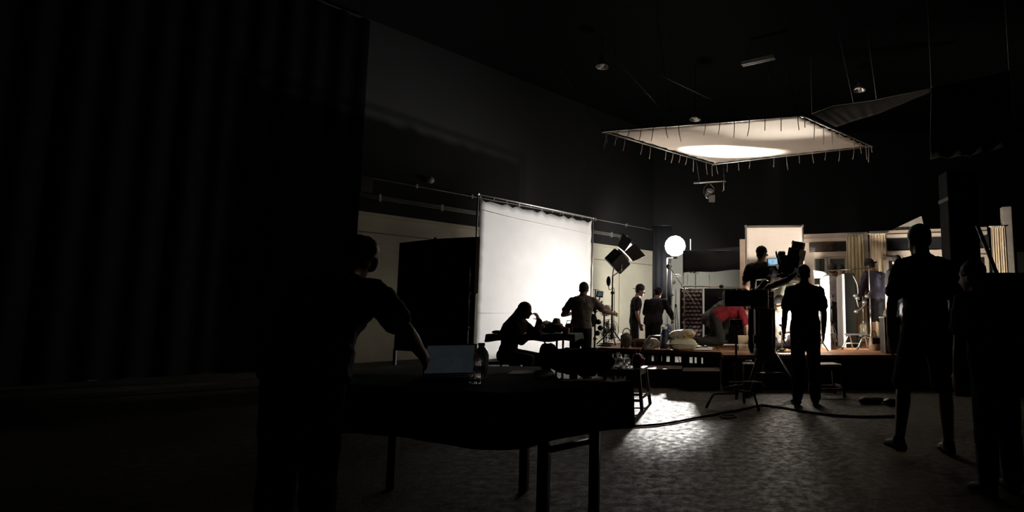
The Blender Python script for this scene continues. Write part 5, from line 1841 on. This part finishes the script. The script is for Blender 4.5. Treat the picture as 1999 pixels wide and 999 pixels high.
lump('plastic_sack', 'crumpled clear plastic sack on the stage edge', 'bag', V((at(1272, 675, 9.7).x - .01, 9.85, DZ)), (.14, .1, .1), mat('dull_plastic', (.5, .45, .38), .35, trans=.3, var=.2), seed=41, disp=.06)
t = thing('folding_stand', 'folded pale tube stand in front of the plastic sack', 'stand', V((at(1268, 680, 9.55).x, 9.62, DZ)))
for dx in (0, .05):
    MB().tube([at(1254 + dx * 60, 678, 9.58 + dx), at(1268 + dx * 40, 655.5, 9.62 + dx), at(1292, 655, 9.66 + dx)], .011, 8).build('rail', CHROME, t, True, world=True)
MB().tube([at(1291, 655, 9.68), at(1289, 670, 9.68), V((at(1289, 670, 9.68).x, 9.68, DZ))], .01, 8).build('leg', STEEL, t, True, world=True)
MB().tube([at(1256, 678, 9.56), V((at(1254, 680, 9.56).x, 9.56, DZ))], .014, 8).build('foot', RUBBER, t, True, world=True)
# blue water drum beside the pillows
p = V((at(1297, 675, 9.95).x, 9.97, DZ))
t = thing('blue_canister', 'dark blue canister with a white lid among the bags', 'canister', p)
MB().lathe([(.06, 0), (.07, .02), (.07, .24), (.05, .3), (.04, .33)], (0, 0, 0)).build('body', mat('navy_plastic', (.02, .03, .07), .35), t, True)
MB().lathe([(.045, .33), (.045, .37), (.03, .375)], (0, 0, 0)).build('lid', FOAM, t, True)
MB().tube([(-.05, 0, .34), (-.04, 0, .42), (.04, 0, .42), (.05, 0, .34)], .006, 6).build('handle', STEEL, t, True)
lump('denim_bag', 'blue-grey cloth bag hung beside the stooping man', 'bag', V((at(1303, 640, 10.0).x, 10.3, DZ)), (.07, .06, .24), shirtmat('denim', (.12, .13, .2)), seed=42, disp=.04)


def pillow(label, p, w, d, h, m, yaw=0, tilt=(0, 0)):
    mb = MB()
    n = 16
    for sgn in (1, -1):
        def fn(u, v):
            a, b = 2 * u - 1, 2 * v - 1
            e = max(0, (1 - a ** 4) * (1 - b ** 4)) ** .5
            k = 1 - .12 * (1 - (a * b) ** 2) * 0 - .1 * ((1 - a * a) * b * b + (1 - b * b) * a * a)
            return V((a * w / 2 * k, b * d / 2 * k, sgn * h / 2 * e))
        mb.grid(n, n, fn)
    t = thing('pillow', label, 'pillow', p, yaw)
    R = Euler((tilt[0], tilt[1], 0)).to_matrix()
    mb.v = [R @ v + V((0, 0, h / 2)) for v in mb.v]
    mb.build('cushion', m, t, True, disp=.012, dscale=.08)
    e = [R @ (V((a * w / 2 * .995, b * d / 2 * .995, 0))) + V((0, 0, h / 2)) for a, b in ((-1, -1), (0, -.9), (1, -1), (.9, 0), (1, 1), (0, .9), (-1, 1), (-.9, 0))]
    MB().tube(e, .006, 5, closed=True).build('piping', m, t, True)


PILL = mat('cream_pillowcase', (.62, .58, .42), .85)


def print_mat():
    m = bpy.data.materials.new('floral_pillowcase')
    m.use_nodes = True
    nt = m.node_tree
    b = nt.nodes['Principled BSDF']
    b.inputs['Roughness'].default_value = .85
    tc = nt.nodes.new('ShaderNodeTexCoord')
    no = nt.nodes.new('ShaderNodeTexNoise')
    no.inputs['Scale'].default_value = 7
    nt.links.new(tc.outputs['Object'], no.inputs['Vector'])
    rp = nt.nodes.new('ShaderNodeValToRGB')
    el = rp.color_ramp.elements
    el[0].position, el[0].color = .36, (.16, .13, .08, 1)
    el[1].position, el[1].color = .42, (.72, .68, .58, 1)
    for ps, c in ((.58, (.72, .68, .58, 1)), (.62, (.75, .42, .05, 1)), (.7, (.3, .2, .1, 1))):
        e = el.new(ps)
        e.color = c
    nt.links.new(no.outputs['Fac'], rp.inputs['Fac'])
    nt.links.new(rp.outputs['Color'], b.inputs['Base Color'])
    return m


p = V((at(1331, 675, 9.4).x, 9.47, DZ))
pillow('plump cream pillow at the bottom of the pillow stack', p, .5, .36, .2, PILL, .15)
pillow('floral yellow and white pillow on top of the cream pillow', p + V((.0, .02, .165)), .47, .34, .17, print_mat(), -.1, (.08, -.12))
o = MB().grid(14, 10, lambda u, v: V((lerp(-.16, .16, u), lerp(-.13, .13, v), .012 + .03 * abs(math.sin(u * 5 + v * 4)) * math.sin(u * PI) * math.sin(v * PI)))).build('white_cloth', FOAM, None, True, solid=.006, fix=False)
o.location = V((at(1371, 676, 9.5).x, 9.42, DZ + .002))
tag(o, 'crumpled white cloth on the stage between pillows and the man in red', 'cloth')
p = V((at(1455, 672, 9.5).x, 9.42, DZ))
t = thing('makeup_case', 'open pale case under the hands of the man in red', 'case', p, -.2)
MB().box((0, 0, .05), (.22, .16, .1)).build('tray', mat('cream_case', (.6, .5, .36), .6), t, bev=.006)
R = Matrix.Rotation(.5, 3, 'X')
MB().box((-.04, .1, .17), (.2, .012, .16), rot=R).build('lid', MATS['cream_case'], t, bev=.004)
MB().box((0, -.083, .06), (.03, .008, .02)).build('latch', STEEL, t)
lump('bedding', 'rumpled brown and white bedding on the stage beneath the low lamp', 'bedding', V((1.45, 8.82, DZ)), (.13, .1, .03), mat('brown_bedding', (.4, .26, .16), .9, var=.5, scale=7), seed=51, disp=.04)
o = MB().prism([(-.2, -.12, 0), (.2, -.13, 0), (.21, .12, 0), (-.18, .13, 0)], (0, 0, .012)).build('white_sheet', FOAM, None, bev=.003)
o.location = V((at(1533, 692, 8.5).x, 8.5, DZ))
tag(o, 'glowing white sheet on the stage edge under the low lamp', 'sheet')

# ------------------------------------------------------------------ things on the right deck
p = on_deck(1672, 681)
t = thing('step_ladder', 'low folding step with shiny bent tube legs on the stage', 'step stool', p)
for dx in (-.13, .13):
    MB().tube(smoothpath([p + V((dx - .14, -.1, .01)), p + V((dx - .02, .0, .2)), p + V((dx + .02, .02, .235)), p + V((dx + .1, .12, .01))], 5), .013, 8).build('leg', CHROME, t, True, world=True)
    MB().lathe([(.02, 0), (.018, .04)], p + V((dx - .14, -.1, 0))).build('rubber_foot', RUBBER, t, True, world=True)
MB().box(p + V((.0, .01, .245)), (.34, .2, .025)).build('tread', BLKPLA, t, bev=.006, world=True)
MB().tube([p + V((-.2, -.05, .1)), p + V((.06, -.05, .1))], .009, 6).build('crossbar', CHROME, t, True, world=True)
p = on_deck(1707, 684)
t = thing('leather_bag', 'worn tan leather bag slumped on the stage', 'bag', p, .3)
MB().loft([((0, 0, 0), V((.1, 0, 0)), V((0, .07, 0))), ((0, 0, .09), V((.11, 0, 0)), V((0, .075, 0))), ((0, .01, .2), V((.08, 0, 0)), V((0, .035, 0))), ((0, .01, .23), V((.07, 0, 0)), V((0, .012, 0)))], 16).build('body', mat('tan_leather', (.2, .13, .07), .5), t, True, remesh=.012, sm=3, disp=.02)
MB().tube(smoothpath([(-.05, 0, .2), (-.03, 0, .3), (.03, 0, .3), (.05, 0, .2)], 5), .007, 6).build('handle', BLACK, t, True)
MB().box((0, -.06, .16), (.15, .012, .1)).build('flap', BLACK, t, bev=.004)
lump('black_bag', 'black soft bag behind the leather bag', 'bag', V((at(1717, 684, 9.8).x, 9.8, DZ)), (.1, .08, .12), BLACK, seed=61, disp=.03)
p = on_deck(1741, 690)
t = thing('black_crate', 'tall black crate with a pale front edge on the stage', 'crate', p + V((.02, .1, 0)))
MB().box((0, 0, .27), (.24, .24, .54)).build('body', BLKPLA, t, bev=.008)
MB().box((-.118, -.118, .27), (.02, .02, .53)).build('edge_strip', STEEL, t)
MB().box((0, 0, .545), (.25, .25, .02)).build('lid', mat('cream_rag', (.5, .46, .36), .8), t, bev=.004)
lump('paper_bag', 'pale crumpled bag on top of the tall black crate', 'bag', p + V((.02, .1, .552)), (.09, .08, .07), mat('cream_rag', (.5, .46, .36), .8), seed=62, disp=.04)

# ------------------------------------------------------------------ black masses on the right
cx_ = at(1876, 500, 7.9).x
t = thing('black_column', 'tall black padded column in front of the dim window wall', 'column', (cx_, 7.9, 0))
MB().box((0, 0, 1.55), (.42, .3, 3.1)).build('shaft', MATS['black_velvet'], t, bev=.02)
MB().box((0, 0, .06), (.5, .38, .12)).build('base', BLACK, t, bev=.01)
for z in (.9, 1.8, 2.7):
    MB().box((0, 0, z), (.43, .31, .05)).build('strap', BLACK, t)
fx0, fx1 = at(1908, 560, 6.0).x, at(2040, 560, 6.0).x
fz = at(1950, 532, 6.0).z
t = thing('black_flag', 'large black flag on a slanting arm at the far right', 'flag', ((fx0 + fx1) / 2, 6.0, 0))
MB().prism([(fx0, 6.0, .25), (fx1, 6.0, .25), (fx1, 6.0, fz), (fx0, 6.0, fz)], (0, .02, 0)).build('panel', BLACK, t, world=True)
MB().tube([at(1908, 440, 5.95), at(1946, 534, 5.95)], .022, 8).build('arm', BLKMET, t, True, world=True)
MB().tube([((fx0 + fx1) / 2, 6.06, 0), ((fx0 + fx1) / 2, 6.06, fz)], .016, 8).build('pole', BLKMET, t, True, world=True)
for k in range(3):
    a = 2 * PI * k / 3
    MB().tube([((fx0 + fx1) / 2, 6.06, .3), ((fx0 + fx1) / 2 + .4 * math.cos(a), 6.06 + .4 * math.sin(a), .012)], .012, 8).build('leg', BLKMET, t, True, world=True)

for k, (x_, y_, lab) in enumerate(((1700, 787, 'slumped black sandbag on the floor before the window set'), (1748, 790, 'second black sandbag lying nearer to the near man'))):
    p = ground(x_, y_)
    lump('sandbag', lab, 'sandbag', (p.x, p.y, 0), (.15, .1, .05), mat('dusty_black_vinyl', (.02, .02, .02), .45), seed=71 + k, disp=.02)
